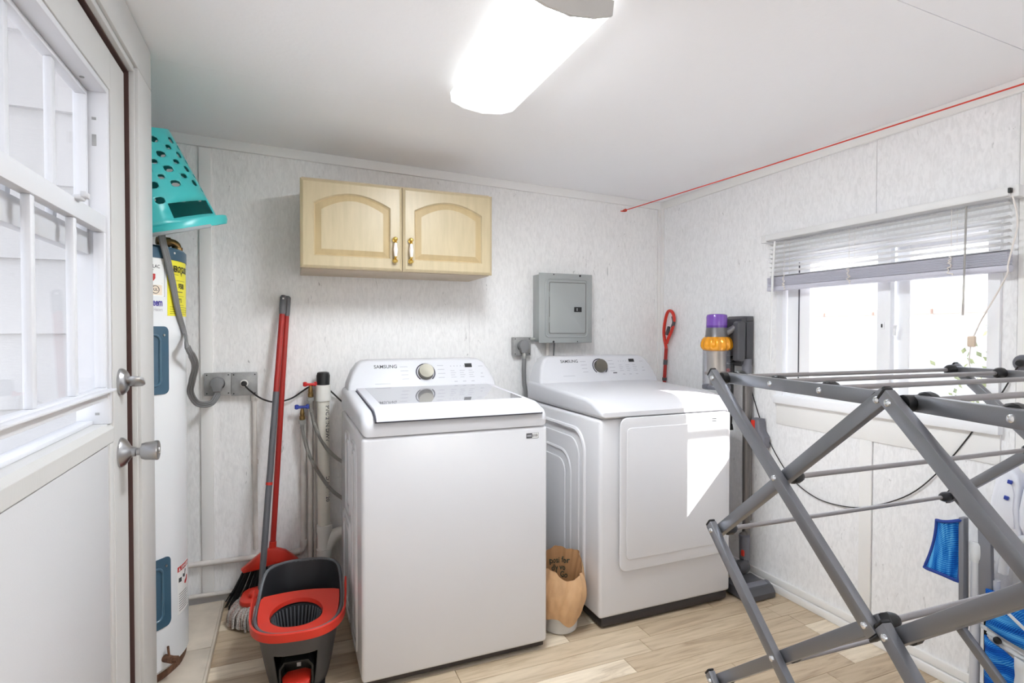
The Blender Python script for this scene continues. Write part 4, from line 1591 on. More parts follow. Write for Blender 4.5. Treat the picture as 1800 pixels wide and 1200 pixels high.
for a, b, c, d in ((-0.12, 0, 1.352, 1.3532), (-0.12, 0, 1.479, 1.480), (-0.0012, 0, 1.352, 1.48), (-0.12, -0.008, 1.464, 1.4645), (-0.12, -0.008, 1.397, 1.3975)):
    bm.faces.new([bm.verts.new(fL(a, c)), bm.verts.new(fL(b, c)), bm.verts.new(fL(b, d)), bm.verts.new(fL(a, d))])
tube(bm, [fL(-0.034 + 0.013 * math.cos(a * PI / 8), 1.374 + 0.013 * math.sin(a * PI / 8)) for a in range(16)], 0.0012, 4, closed=True)
text_bm(bm, 'UL', 0.013, lambda u, v: fL(-0.041 + u, 1.3695 + v), bold=0.0003)
obj('label_print', bm, M['ink'], rl, smooth=0, kind='stuff')
bm = BM()
pts = [(-0.062, 1.427), (-0.034, 1.427), (-0.034, 1.412), (-0.040, 1.404), (-0.048, 1.400), (-0.056, 1.404), (-0.062, 1.412)]
bm.faces.new([bm.verts.new(fL(u, v)) for u, v in pts])
obj('crest', bm, M['red'], rl, smooth=0)
bm = BM()
text_bm(bm, 'w', 0.016, lambda u, v: fL(-0.0545 + u, 1.413 + v) + Vector((0.0004, -0.0006, 0)), bold=0.0008)
obj('crest_mark', bm, M['paper'], rl, smooth=0)
bm = BM()
for i in range(6):
    a, b = -0.115 + i * 0.0175, -0.115 + (i + 1) * 0.0175
    f = oncyl(aL, HR + 0.0008)
    bm.faces.new([bm.verts.new(f(a, 1.356)), bm.verts.new(f(b, 1.356)), bm.verts.new(f(b, 1.390)), bm.verts.new(f(a, 1.390))])
obj('certificate', bm, M['cream'], rl, smooth=0)
fB = oncyl(aL, HR + 0.0008)
bm = BM()
text_bm(bm, 'Rheem', 0.034, lambda u, v: fB(-0.008 + u, 1.320 + v), bold=0.001, sx=0.62, align='RIGHT')
bl = obj('brand_lettering', bm, M['navy'], wh, smooth=0)
bm = BM()
text_bm(bm, 'Water Heaters', 0.0165, lambda u, v: fB(-0.008 + u, 1.302 + v), sx=0.62, align='RIGHT')
obj('brand_subline', bm, M['inkl'], wh, smooth=0)
aD = bearing(308)
dl = obj('danger_label', patch([(0, 0), (0.086, 0), (0.086, 0.172), (0, 0.172)], aD, HR, HR + 0.0005, 0.222), M['paper'], wh, smooth=30)
obj('label_banner', patch([(0.001, 0), (0.085, 0), (0.085, 0.018), (0.001, 0.018)], aD, HR, HR + 0.0009, 0.374), M['red'], dl, smooth=30)
fD = oncyl(aD, HR + 0.0014)
bm = BM()
text_bm(bm, 'DANGER', 0.0145, lambda u, v: fD(0.024 + u, 0.3785 + v), bold=0.0004, sx=0.95)
bm.faces.new([bm.verts.new(fD(u, v)) for u, v in ((0.006, 0.377), (0.018, 0.377), (0.012, 0.389))])
obj('banner_text', bm, M['paper'], dl, smooth=0, kind='stuff')
bm = BM()
fD2 = oncyl(aD, HR + 0.0009)
for pts in (((0.006, 0.336), (0.026, 0.334), (0.026, 0.350), (0.008, 0.351)), ((0.034, 0.346), (0.050, 0.340), (0.060, 0.366), (0.052, 0.368), (0.048, 0.352), (0.036, 0.357))):
    bm.faces.new([bm.verts.new(fD2(u, v)) for u, v in pts])
for i in range(8):
    v = 0.292 - i * 0.0085
    for a, b in ((0.008, 0.034), (0.034, 0.058), (0.058, 0.074 if i % 3 else 0.068)):
        bm.faces.new([bm.verts.new(fD2(a, v)), bm.verts.new(fD2(b, v)), bm.verts.new(fD2(b, v + 0.0022)), bm.verts.new(fD2(a, v + 0.0022))])
obj('label_print', bm, M['ink'], dl, smooth=0, kind='stuff')
bm = BM()
bm.faces.new([bm.verts.new(fD2(u, v)) for u, v in ((0.046, 0.318), (0.060, 0.312), (0.074, 0.322), (0.076, 0.338), (0.066, 0.342), (0.060, 0.330), (0.050, 0.328))])
obj('warning_picture', bm, M['red'], dl, smooth=0)
# drain valve and the brass elbow on top
aV = bearing(284)
f = oncyl(aV, HR)
bm = BM()
n = (f(0, 0.1) - Vector((HX, HY, 0.1))).normalized()
tube(bm, [f(0, 0.105) - n * 0.01, f(0, 0.105) + n * 0.035], 0.013, 10)
tube(bm, [f(0, 0.105) + n * 0.02 + Vector((0.0, 0, 0)), f(0, 0.105) + n * 0.02 + Vector((0.026, -0.01, 0.0))], 0.011, 8)
tube(bm, [f(0, 0.105) + n * 0.02, f(0, 0.105) + n * 0.02 + Vector((-0.004, 0, 0.045))], 0.004, 6)
obj('drain_valve', bm, M['rusty'], wh)
bm = BM()
ex, ey = -2.528, -0.42
tube(bm, catmull([(ex, ey, 1.522), (ex, ey, 1.545), (ex - 0.004, ey - 0.004, 1.556), (ex - 0.018, ey - 0.01, 1.562), (ex - 0.06, ey - 0.03, 1.564)], 4), 0.0145, 12)
lathe(bm, [(0.0185, 0), (0.0185, 0.022)], (ex, ey, 1.524), (0, 0, 1), 10)
lathe(bm, [(0.0185, 0), (0.0185, 0.02)], (ex - 0.02, ey - 0.01, 1.562), (-1, -0.3, 0.05), 10)
obj('brass_elbow', bm, M['bronze'], wh)
bm = BM()
lathe(bm, [(0.004, 0), (0.004, 0.002)], oncyl(bearing(306), HR + 0.003)(0, 1.507), oncyl(bearing(306), 1)(0, 0) - Vector((HX, HY, 0)), 8)
obj('cap_screw', bm, M['pvcw'], cp, smooth=0)

# heater cord
t = thing('heater_cord', 'flat grey three-core cord hanging down beside the water heater', 'power cord', (-2.5, -0.4, 1.0))
round_plug(t, -2.437, 1.003, 0.027)
pth = []
for a, off, z in ((bearing(276), 0.02, 1.60), (bearing(280), 0.016, 1.545), (bearing(290), 0.012, 1.485), (bearing(301), 0.008, 1.40), (bearing(309), 0.008, 1.31), (bearing(320), 0.010, 1.22)):
    pth.append(oncyl(a, HR + off)(0, z))
pth += [at(330, 610, 1, -0.60), at(343, 640, 1, -0.48), at(338, 668, 1, -0.34), at(335, 690, 1, -0.24), at(348, 709, 1, -0.15), at(370, 709, 1, -0.10), at(381, 696, 1, -0.062), at(382, 690, 1, -0.056)]
pth = catmull(pth, 6)
bm = BM()
for k in (-1, 0, 1):
    q = []
    for i, p in enumerate(pth):
        tg = (pth[min(i + 1, len(pth) - 1)] - pth[max(i - 1, 0)]).normalized()
        view = (p - CAM)
        rad = Vector((p.x - HX, p.y - HY, 0)).normalized()
        mixv = rad if p.z > 1.15 else Vector((0.35, -0.94, 0))
        sd = tg.cross(mixv).normalized()
        q.append(p + sd * (k * 0.0082))
    tube(bm, q, 0.0052, 8)
obj('cord', bm, M['cordgrey'], t)

# ------------------------------------------------------------------ laundry basket upside down on the heater
lb = thing('laundry_basket', 'teal plastic laundry basket upside down on the water heater', 'basket', (-2.70, -0.46, 1.60))
BX, BY = -2.672, -0.45


BROT = Matrix.Rotation(math.radians(-7), 3, 'Y') @ Matrix.Rotation(math.radians(15), 3, 'X') @ Matrix.Rotation(math.radians(-32), 3, 'Z')


def bask(t, th):
    """t 0 at the rim .. 1 at the base (on top); the basket leans towards the door"""
    c, s = math.cos(th), math.sin(th)
    e = 0.78
    cx = math.copysign(abs(c) ** e, c)
    sy = math.copysign(abs(s) ** e, s)
    a = 0.292 + (0.172 - 0.292) * t
    b = 0.222 + (0.155 - 0.222) * t
    zr = 0.022 * abs(c) ** 3
    z = zr + (0.330 - zr) * t
    return BROT @ Vector((a * cx, b * sy, z)) + Vector((BX, BY, 1.604))


NU, NV = 34, 13
hv = {}
bm = BM()


def gv(i, j):
    k = (i % NU, j)
    if k not in hv:
        hv[k] = bm.verts.new(bask(j / NV, 2 * PI * k[0] / NU))
    return hv[k]


for i in range(NU):
    for j in range(NV):
        th = 2 * PI * (i + 0.5) / NU
        q = (gv(i, j), gv(i + 1, j), gv(i + 1, j + 1), gv(i, j + 1))
        end = abs(math.cos(th)) > 0.93
        if end and j in (1, 2):
            continue
        if 3 <= j <= 11 and (i + j) % 2 == 0 and not (end and j < 5):
            big = 0.98 if j % 2 else 0.74
            inn = []
            for m_ in range(8):
                an = PI / 8 + m_ * PI / 4 + PI
                u = 0.5 + 0.5 * big * max(-0.78, min(0.78, math.cos(an) * 1.0)) / 0.9238 * 1.0
                v = 0.5 + 0.5 * big * max(-0.78, min(0.78, math.sin(an) * 1.0)) / 0.9238 * 1.0
                inn.append(bm.verts.new(bask((j + v) / NV, 2 * PI * (i + u) / NU)))
            # inner order: 0,1 bottom-left .. counter-clockwise from the lower left
            bm.faces.new((q[0], q[1], inn[2], inn[1]))
            bm.faces.new((q[1], inn[3], inn[2]))
            bm.faces.new((q[1], q[2], inn[4], inn[3]))
            bm.faces.new((q[2], inn[5], inn[4]))
            bm.faces.new((q[2], q[3], inn[6], inn[5]))
            bm.faces.new((q[3], inn[7], inn[6]))
            bm.faces.new((q[3], q[0], inn[0], inn[7]))
            bm.faces.new((q[0], inn[1], inn[0]))
        else:
            bm.faces.new(q)
bm.faces.new([gv(i, NV) for i in range(NU)])
body = obj('basket_body', bm, M['teal'], lb, smooth=50)
so_ = body.modifiers.new('wall', 'SOLIDIFY')
so_.thickness = 0.004
so_.offset = 1
bm = BM()
rim = []
for i in range(72):
    th = 2 * PI * i / 72
    p = bask(0, th)
    c = (p - bask(0, th + PI)).normalized()
    rim.append((p, c, abs(math.cos(th))))
prof = []
for p, c, k in rim:
    wdt = 0.014 + 0.026 * max(0, k - 0.75) / 0.25
    prof.append([p + Vector((0, 0, 0.004)), p + c * wdt * 0.7 + Vector((0, 0, 0.003)), p + c * wdt + Vector((0, 0, 0.010 + 0.012 * k ** 6)), p + c * (wdt + 0.004) + Vector((0, 0, 0.004)), p + c * (wdt + 0.002) + Vector((0, 0, -0.012)), p + c * wdt * 0.5 + Vector((0, 0, -0.014)), p + Vector((0, 0, -0.010))])
vv = [[bm.verts.new(x) for x in r] for r in prof]
for i in range(72):
    a, b = vv[i], vv[(i + 1) % 72]
    for k in range(7):
        bm.faces.new((a[k], a[(k + 1) % 7], b[(k + 1) % 7], b[k]))
obj('rim', bm, M['teal'], lb, smooth=50)
bm = BM()
gp = []
for i in range(-9, 10):
    th = -0.42 + i * 0.045
    p = bask(0, th)
    c = (p - bask(0, th + PI)).normalized()
    k = abs(math.cos(th))
    gp.append(p + c * (0.014 + 0.026 * max(0, k - 0.75) / 0.25) + Vector((0, 0, -0.012)))
tube(bm, gp, 0.0065, 8)
obj('rim_grip', bm, M['tealgrip'], lb)

# ------------------------------------------------------------------ broom, mop
def pole(bm, a, b, r, seg=14):
    tube(bm, [a, b], r, seg)


bt, bb = Vector((-2.146, -0.020, 1.385)), Vector((-2.215, -0.085, 0.245))
br = thing('broom', 'red-handled broom with black angled bristles leaning on the wall', 'broom', (-2.22, -0.09, 0))
bm = BM()
pole(bm, bt, bb, 0.0125)
obj('handle', bm, M['redpole'], br)
bm = BM()
lathe(bm, [(0.0135, -0.08), (0.0145, -0.07), (0.0145, 0.006), (0.008, 0.014)], bt, bt - bb, 14)
obj('hang_cap', bm, M['greypole'], br)
by = -0.090
bm = BM()
outl = [(-2.345, 0.170), (-2.30, 0.205), (-2.255, 0.238), (-2.215, 0.252), (-2.16, 0.230), (-2.11, 0.185), (-2.075, 0.130), (-2.105, 0.125), (-2.14, 0.160), (-2.175, 0.178), (-2.215, 0.176), (-2.27, 0.162), (-2.335, 0.155)]
prism(bm, outl, 1, by - 0.018, by + 0.018, 0.006, 2)
lathe(bm, [(0.017, 0), (0.015, 0.06)], (-2.217, -0.087, 0.215), bt - bb, 14)
obj('head', bm, M['redpl'], br)
bm = BM()
rb = random.Random(3)
for i in range(150):
    u = rb.random()
    x0 = -2.335 + 0.22 * u
    z0 = 0.160
    d = (u - 0.5) * 0.13 - 0.02
    yy = by + rb.uniform(-0.013, 0.013)
    x1 = x0 + d * 0.9
    tube(bm, [(x0, yy, z0), (x0 + d * 0.45, yy * 1.0, z0 * 0.52), (x1, yy + rb.uniform(-0.02, 0.02), 0.004 + 0.02 * rb.random())], [0.0035, 0.0035, 0.0022], 4)
obj('bristles', bm, M['bristle'], br, smooth=0, kind='stuff')

mt, mb_ = at(498, 524, 1, -0.045), at(461, 1010, 1, -0.215)
mp_ = thing('mop', 'spin mop with two-tone red and grey handle, standing before the broom', 'mop', (mb_.x - 0.03, mb_.y, 0))
j = mt.lerp(mb_, 0.355)
bm = BM()
pole(bm, mt, j, 0.0125)
obj('upper_handle', bm, M['redpole'], mp_)
bm = BM()
pole(bm, j - (mt - mb_).normalized() * -0.002, mb_ + (mb_ - mt).normalized() * max(0.0, (mb_.z - 0.115)), 0.0135)
obj('lower_handle', bm, M['greypole'], mp_)
bm = BM()
lathe(bm, [(0.0135, -0.075), (0.0150, -0.06), (0.0150, 0.004), (0.009, 0.014)], mt, mt - mb_, 14)
cpp = obj('hang_cap', bm, M['greypole'], mp_)
bm = BM()
dv = (mb_ - mt).normalized()
tube(bm, [mt + Vector((-0.004, -0.0155, -0.002)), mt + Vector((0.004, -0.0155, -0.002))], 0.004, 8)
obj('hang_hole', bm, M['paper'], cpp)
bm = BM()
lathe(bm, [(0.0145, 0), (0.0145, 0.012)], mt.lerp(mb_, 0.68), dv, 14)
obj('lock_collar', bm, M['redpl'], mp_)
mc = Vector((mb_.x - 0.010, mb_.y - 0.012, 0.092))
bm = BM()
pts = []
for i in range(30):
    a = 2 * PI * i / 30
    r = 0.083 + 0.010 * math.cos(3 * a + 0.4)
    pts.append((mc.x + r * math.cos(a), mc.y + r * 0.9 * math.sin(a)))
prism(bm, pts, 2, mc.z - 0.006, mc.z + 0.016, 0.006, 2)
prism(bm, [(mc.x + (x - mc.x) * 0.55, mc.y + (y - mc.y) * 0.55) for x, y in pts], 2, mc.z + 0.010, mc.z + 0.034, 0.010, 2)
obj('head_plate', bm, M['redpl'], mp_)
rs = random.Random(11)
bm, bm2 = BM(), BM()
for i in range(190):
    a = 2 * PI * rs.random()
    r = 0.060 + 0.025 * rs.random()
    p0 = mc + Vector((r * math.cos(a), r * 0.9 * math.sin(a), -0.004))
    fl = 0.018 + 0.024 * rs.random()
    p1 = mc + Vector(((r + fl) * math.cos(a), (r + fl) * 0.9 * math.sin(a), -0.035))
    p2 = mc + Vector(((r + fl * 1.25) * math.cos(a + 0.05), (r + fl * 1.25) * 0.9 * math.sin(a + 0.05), -0.085))
    p2.z = 0.005 + 0.008 * rs.random()
    tube(bm if i % 3 else bm2, catmull([p0, p1, p2], 3), 0.0052, 6)
obj('strings', bm, M['string'], mp_, kind='stuff', smooth=60)
obj('speckled_strings', bm2, M['string2'], mp_, kind='stuff', smooth=60)

# ------------------------------------------------------------------ mop bucket
QX, QY = -2.110, -0.672
bk = thing('mop_bucket', 'charcoal mop bucket with red wringer and foot pedal', 'bucket', (QX, QY, 0))
YAW = math.radians(-6)


def buck(t, th, off=0.0):
    c, s = math.cos(th), math.sin(th)
    e = 0.72
    cx = math.copysign(abs(c) ** e, c)
    sy = math.copysign(abs(s) ** e, s)
    a = 0.098 + (0.142 - 0.098) * (t ** 0.85) + off
    b = 0.140 + (0.196 - 0.140) * (t ** 0.85) + off
    back = max(0.0, min(1.0, (s + 0.15) / 0.75))
    back = back * back * (3 - 2 * back)
    zt = 0.235 + 0.085 * back
    x, y = a * cx, b * sy
    return Vector((QX + x * math.cos(YAW) - y * math.sin(YAW), QY + x * math.sin(YAW) + y * math.cos(YAW), t * zt + 0.002))


NU, NV = 56, 14
bm = BM()
g = [[bm.verts.new(buck(j_ / NV, 2 * PI * i / NU)) for j_ in range(NV + 1)] for i in range(NU)]
g2 = [[bm.verts.new(buck(j_ / NV, 2 * PI * i / NU, -0.004)) for j_ in range(NV + 1)] for i in range(NU)]
cav = lambda i, j_: (38 <= i % NU <= 45) and j_ <= 8
for i in range(NU):
    k = (i + 1) % NU
    for j_ in range(NV):
        if cav(i, j_):
            continue
        bm.faces.new((g[i][j_], g[k][j_], g[k][j_ + 1], g[i][j_ + 1]))
        bm.faces.new((g2[i][j_], g2[i][j_ + 1], g2[k][j_ + 1], g2[k][j_])).material_index = 1
    bm.faces.new((g[i][NV], g[k][NV], g2[k][NV], g2[i][NV]))
obj('bucket_shell', bm, M['bucket'], bk, smooth=50).data.materials.append(M['bucketin'])
bm = BM()


def ql(x, y, z):
    return Vector((QX + x * math.cos(YAW) - y * math.sin(YAW), QY + x * math.sin(YAW) + y * math.cos(YAW), z))


# pedal bay: hood, sides and back of the foot recess
prism(bm, [(-0.052, 0.006), (-0.052, 0.11), (-0.036, 0.132), (0.040, 0.132), (0.056, 0.11), (0.056, 0.006), (0.050, 0.006), (0.050, 0.107), (0.037, 0.126), (-0.033, 0.126), (-0.046, 0.107), (-0.046, 0.006)], 1, -0.176, -0.07, f=lambda v: ql(v.x, v.y, v.z))
prism(bm, [(-0.05, 0.006), (0.054, 0.006), (0.054, 0.13), (-0.05, 0.13)], 1, -0.074, -0.070, f=lambda v: ql(v.x, v.y, v.z))
prism(bm, [(-0.09, -0.13), (0.09, -0.13), (0.09, 0.13), (-0.09, 0.13)], 2, 0.002, 0.006, f=lambda v: ql(v.x, v.y, v.z))
obj('pedal_bay', bm, M['black'], bk)
bm = BM()
prism(bm, [(-0.040, -0.188), (-0.046, -0.150), (-0.030, -0.128), (0.026, -0.122), (0.046, -0.132), (0.048, -0.160), (0.042, -0.186)], 2, 0.052, 0.070, 0.006, 2, f=lambda v: ql(v.x, v.y, v.z + (v.y + 0.15) * 0.25))
pe = obj('pedal', bm, M['redpl'], bk)
bm = BM()
for s in (-1, 1):
    prism(bm, [(s * 0.040 - 0.006, -0.180), (s * 0.040 + 0.006, -0.180), (s * 0.040 + 0.006, -0.09), (s * 0.040 - 0.006, -0.09)], 2, 0.006, 0.05, 0.002, 1, f=lambda v: ql(v.x, v.y, v.z))
obj('pedal_bracket', bm, M['bucketrim'], pe, kind='stuff')
bm = BM()
prism(bm, [(-0.004, 0.065), (0.010, 0.065), (0.010, 0.118), (-0.004, 0.118)], 1, -0.095, -0.085, 0.001, 1, f=lambda v: ql(v.x, v.y, v.z))
prism(bm, [(0.010, 0.090), (0.038, 0.094), (0.038, 0.104), (0.010, 0.100)], 1, -0.10, -0.09, 0.001, 1, f=lambda v: ql(v.x, v.y, v.z))
lathe(bm, [(0.010, 0), (0.010, 0.01)], ql(-0.016, -0.09, 0.108), (0, -1, 0), 12)
obj('gear_rack', bm, M['pvcw'], bk, kind='stuff')
# rim band
bm = BM()
tube(bm, [buck(1.0, 2 * PI * i / 64, 0.002) + Vector((0, 0, 0.0)) for i in range(64)], 0.0065, 8, closed=True)
obj('rim', bm, M['bucketrim'], bk)
# red wringer deck with a round well, following the front half of the rim
wc = (-0.006, -0.070)
bm = BM()
n = 60
outer, inner = [], []
for i in range(n):
    a = 2 * PI * i / n
    inner.append((wc[0] + 0.088 * math.cos(a), wc[1] + 0.080 * math.sin(a)))
    rr = 0.34
    x, y = math.cos(a) * rr, math.sin(a) * rr
    # clip against the rim outline and the back edge of the deck
    c_, s_ = math.cos(a), math.sin(a)
    lo, hi = 0.0, 0.5
    for _ in range(30):
        m_ = (lo + hi) / 2
        px_, py_ = wc[0] + c_ * m_, wc[1] + s_ * m_
        inside = (abs(px_) / 0.136) ** 2.77 + (abs(py_) / 0.190) ** 2.77 < 1 and py_ < 0.035 + 0.018 * math.cos(px_ / 0.14 * 1.5)
        if inside:
            lo = m_
        else:
            hi = m_
    outer.append((wc[0] + c_ * lo, wc[1] + s_ * lo))


def deckz(y):
    return 0.236 + 0.030 * max(0, (y + 0.10)) / 0.15


A = [bm.verts.new(ql(x, y, deckz(y))) for x, y in outer]
B = [bm.verts.new(ql(x, y, deckz(y))) for x, y in inner]
B2 = [bm.verts.new(ql(wc[0] + (x - wc[0]) * 0.97, wc[1] + (y - wc[1]) * 0.97, deckz(y) - 0.014)) for x, y in inner]
A2 = [bm.verts.new(ql(x, y, deckz(y) - 0.022)) for x, y in outer]
for i in range(n):
    k = (i + 1) % n
    bm.faces.new((A[i], A[k], B[k], B[i]))
    bm.faces.new((B[i], B[k], B2[k], B2[i]))
    bm.faces.new((A[i], A2[i], A2[k], A[k]))
obj('wringer_deck', bm, M['redpl'], bk, smooth=40)
bm = BM()
lathe(bm, [(0.0, 0.150), (0.066, 0.150), (0.074, 0.17), (0.084, 0.236), (0.082, 0.236), (0.072, 0.172), (0.064, 0.154), (0.0, 0.154)], ql(wc[0], wc[1], 0), (0, 0, 1), 40)
bq = obj('wringer_basket', bm, M['bucketin'], bk)
bm = BM()
for i in range(36):
    a = 2 * PI * i / 36
    tube(bm, [ql(wc[0] + 0.066 * math.cos(a), wc[1] + 0.062 * math.sin(a), 0.16), ql(wc[0] + 0.080 * math.cos(a), wc[1] + 0.075 * math.sin(a), 0.232)], 0.0032, 5)
obj('basket_ribs', bm, M['bucketrim'], bq, kind='stuff')
# carrying handle folded round the front of the rim
bm = BM()
hp = []
for i in range(41):
    th = PI * 1.0 + 0.02 - 0.10 + (PI + 0.20) * i / 40
    p = buck(0.985, th, 0.012)
    hp.append(p)
bmv = []
for i, p in enumerate(hp):
    c = Vector((p.x - QX, p.y - QY, 0)).normalized()
    e = abs(i - 20) / 20
    lift = 0.030 * max(0, (e - 0.80)) / 0.2
    h = 0.030
    bmv.append([bm.verts.new(p + Vector((0, 0, -h * 0.55 + lift))), bm.verts.new(p + c * 0.008 + Vector((0, 0, -h * 0.5 + lift))), bm.verts.new(p + c * 0.009 + Vector((0, 0, h * 0.4 + lift))), bm.verts.new(p + c * 0.003 + Vector((0, 0, h * 0.5 + lift)))])
for a, b in zip(bmv[:-1], bmv[1:]):
    for k in range(4):
        bm.faces.new((a[k], a[(k + 1) % 4], b[(k + 1) % 4], b[k]))
bm.faces.new(bmv[0])
bm.faces.new(bmv[-1][::-1])
obj('carry_handle', bm, M['redpl'], bk)

# ------------------------------------------------------------------ wastebasket with paper liner
wbk = thing('wastebasket', 'pale wastebasket with brown paper liner between washer and dryer', 'wastebasket', (-1.100, -0.775, 0))
NX, NY = -1.098, -0.772
bm = BM()
lathe(bm, [(0.0, 0.001), (0.066, 0.001), (0.071, 0.006), (0.087, 0.200), (0.083, 0.200), (0.068, 0.010), (0, 0.010)], (NX, NY, 0), (0, 0, 1), 36)
obj('bin_body', bm, M['binpl'], wbk)
rn = random.Random(5)
ph = [rn.uniform(0, 6.28) for _ in range(6)]


def crump(th, z):
    a = 0.05 * math.sin(3 * th + ph[0] + 10 * z) + 0.05 * (abs(math.sin(4.5 * th + ph[1] - 16 * z)) - 0.6)
    return a + 0.045 * (abs(math.sin(8 * th + ph[2] + 25 * z)) - 0.6) + 0.02 * math.sin(17 * th + ph[3] - 50 * z)


bm = BM()
seg = 96
rings = []
rimz = lambda th: 0.272 + 0.012 * math.sin(2 * th + 0.6) + 0.008 * math.sin(5 * th + 1.0) + 0.028 * math.sin(th)
hemz = lambda th: 0.095 + 0.035 * math.sin(2 * th + 2.6) + 0.016 * math.sin(5 * th) - 0.035 * max(0, math.cos(th + 0.9)) ** 3
steps = 14
for s in range(steps):
    ring_ = []
    t = s / (steps - 1)
    for k in range(seg):
        th = 2 * PI * k / seg
        z = hemz(th) + (rimz(th) - hemz(th)) * t
        r = 0.087 + 0.022 * math.sin(PI * min(1, t * 0.85 + 0.1)) + 0.004
        r *= 1 + crump(th, z) * (0.6 + 0.6 * t)
        r = min(r, 0.118)
        ring_.append(bm.verts.new((NX + r * math.cos(th), NY + r * math.sin(th), z)))
    rings.append(ring_)
for a, b in zip(rings[:-1], rings[1:]):
    for k in range(seg):
        bm.faces.new((a[k], a[(k + 1) % seg], b[(k + 1) % seg], b[k]))
o = obj('liner_cuff', bm, M['kraft'], wbk, smooth=60)
bm = BM()
ir = []
for s in range(6):
    t = s / 5
    ring_ = []
    for k in range(seg):
        th = 2 * PI * k / seg
        z = rimz(th) + (0.05 - rimz(th)) * t
        r = ((0.091 + 0.022 * math.sin(PI * 0.95)) * (1 + crump(th, rimz(th)) * 1.2)) * (1 - t) + 0.060 * t
        r = min(r, 0.118) - (0.0015 if s == 0 else 0.006)
        if z < 0.207:
            r = min(r, 0.076)
        ring_.append(bm.verts.new((NX + r * math.cos(th), NY + r * math.sin(th), z)))
    ir.append(ring_)
for a, b in zip(ir[:-1], ir[1:]):
    for k in range(seg):
        bm.faces.new((a[k], a[(k + 1) % seg], b[(k + 1) % seg], b[k]))
bm.faces.new(ir[-1])
li = obj('liner_inside', bm, M['kraftin'], wbk, smooth=60)
bm = BM()


def oninner(a0, z0):
    def f(u, v):
        th = math.radians(a0) - u / 0.085
        z = z0 + v
        t = min(max((rimz(th) - z) / (rimz(th) - 0.05), 0), 1)
        r = ((0.091 + 0.022 * math.sin(PI * 0.95)) * (1 + crump(th, rimz(th)) * 1.2)) * (1 - t) + 0.060 * t
        r = min(r, 0.118) - 0.006
        if z < 0.210:
            r = min(r, 0.076)
        r -= 0.003
        return Vector((NX + r * math.cos(th), NY + r * math.sin(th), z))
    return f


for a0, z0, s, sz in ((98, 0.238, 'posi for', 0.034), (94, 0.208, 'dly vo', 0.034), (90, 0.178, '2/  Go', 0.034)):
    text_bm(bm, s, sz, oninner(a0, z0), bold=0.0006, sx=0.9)
obj('liner_print', bm, M['green'], li, smooth=0, kind='stuff')

# ------------------------------------------------------------------ red loop-handled mop in the corner
rh = thing('loop_handled_mop', 'red flat mop with looped grip standing in the corner behind the dryer', 'mop', (-0.06, -0.06, 0))
QQ = lambda x, y: at(x, y, 0, -0.032)
a0, a1 = QQ(1168, 665), QQ(1171, 612)
dz = (a1 - a0).normalized()
low = Vector((-0.075, a0.y - 0.03, 0.02))
bm = BM()
tube(bm, [low, a0, a1], 0.0105, 12)
obj('pole', bm, M['redpole'], rh)
bm = BM()
lp = [a1, QQ(1167, 585), QQ(1170, 560), QQ(1175, 547), QQ(1182, 549), QQ(1185, 562), QQ(1181, 580), QQ(1175, 594), a1 + Vector((0, -0.004, 0.03))]
tube(bm, catmull(lp, 5), 0.0095, 10)
obj('loop_grip', bm, M['redpl'], rh)
bm = BM()
tube(bm, catmull([QQ(1183, 556), QQ(1184.5, 566), QQ(1182, 575)], 4), 0.0105, 10)
tube(bm, [QQ(1172.5, 588), QQ(1176, 574)], [0.013, 0.009], 10)
obj('grip_pad', bm, M['dock'], rh)
bm = BM()
tube(bm, [a0 + dz * 0.085, a0 + dz * 0.115], 0.0125, 12)
obj('collar', bm, M['dock'], rh)
bm = BM()
tube(bm, [a0 - dz * 0.012, a0 + dz * 0.006], 0.0135, 12)
obj('collar', bm, M['dock'], rh)
bm = BM()
box(bm, low.x - 0.09, low.x + 0.06, low.y - 0.03, low.y + 0.03, 0.0, 0.03, 0.01)
obj('mop_foot', bm, M['redpl'], rh)

# ------------------------------------------------------------------ stick vacuum on its wall dock
vc = thing('stick_vacuum', 'cordless stick vacuum with purple cap and gold cyclone ring, docked on the wall', 'vacuum cleaner', (-0.15, -0.68, 0))
VX, VY = -0.166, -0.66
bm = BM()
lathe(bm, [(0.058, 0.0), (0.064, 0.004), (0.066, 0.02), (0.066, 0.200)], (VX, VY, 0.955), (0, 0, 1), 32)
obj('dust_bin', bm, M['binclear'], vc)
bm = BM()
lathe(bm, [(0.030, 0.965), (0.032, 0.97), (0.034, 1.015), (0.056, 1.022), (0.056, 1.034), (0.047, 1.04), (0.046, 1.12), (0.050, 1.13), (0.050, 1.14)], (VX, VY, 0), (0, 0, 1), 28)
obj('shroud', bm, M['shroud'], vc)
bm = BM()
lathe(bm, [(0.0665, 0.950), (0.0675, 0.955), (0.0675, 0.966), (0.066, 0.97)], (VX, VY, 0), (0, 0, 1), 32)
box(bm, VX - 0.074, VX - 0.058, VY - 0.01, VY + 0.01, 0.955, 0.975, 0.003)
obj('bin_base', bm, M['greyplastic'], vc)
bm = BM()
lathe(bm, [(0.0475, 1.135), (0.0475, 1.139), (0.0465, 1.14)], (VX, VY, 0), (0, 0, 1), 28)
obj('seal_ring', bm, M['redpl'], vc)
bm = BM()
seg = 72
rip = lambda th, z: 0.13 * (abs(math.cos(7 * th)) - 0.6) * (1 if 1.148 < z < 1.205 else 0.15)
lathe(bm, [(0.060, 1.140), (0.066, 1.145), (0.070, 1.152), (0.0745, 1.162), (0.073, 1.18), (0.068, 1.197), (0.060, 1.208), (0.050, 1.212)], (VX, VY, 0), (0, 0, 1), seg, ripple=rip)
obj('cyclone_ring', bm, M['gold'], vc)
bm = BM()
lathe(bm, [(0.057, 1.205), (0.054, 1.22), (0.0505, 1.255)], (VX, VY, 0), (0, 0, 1), 32)
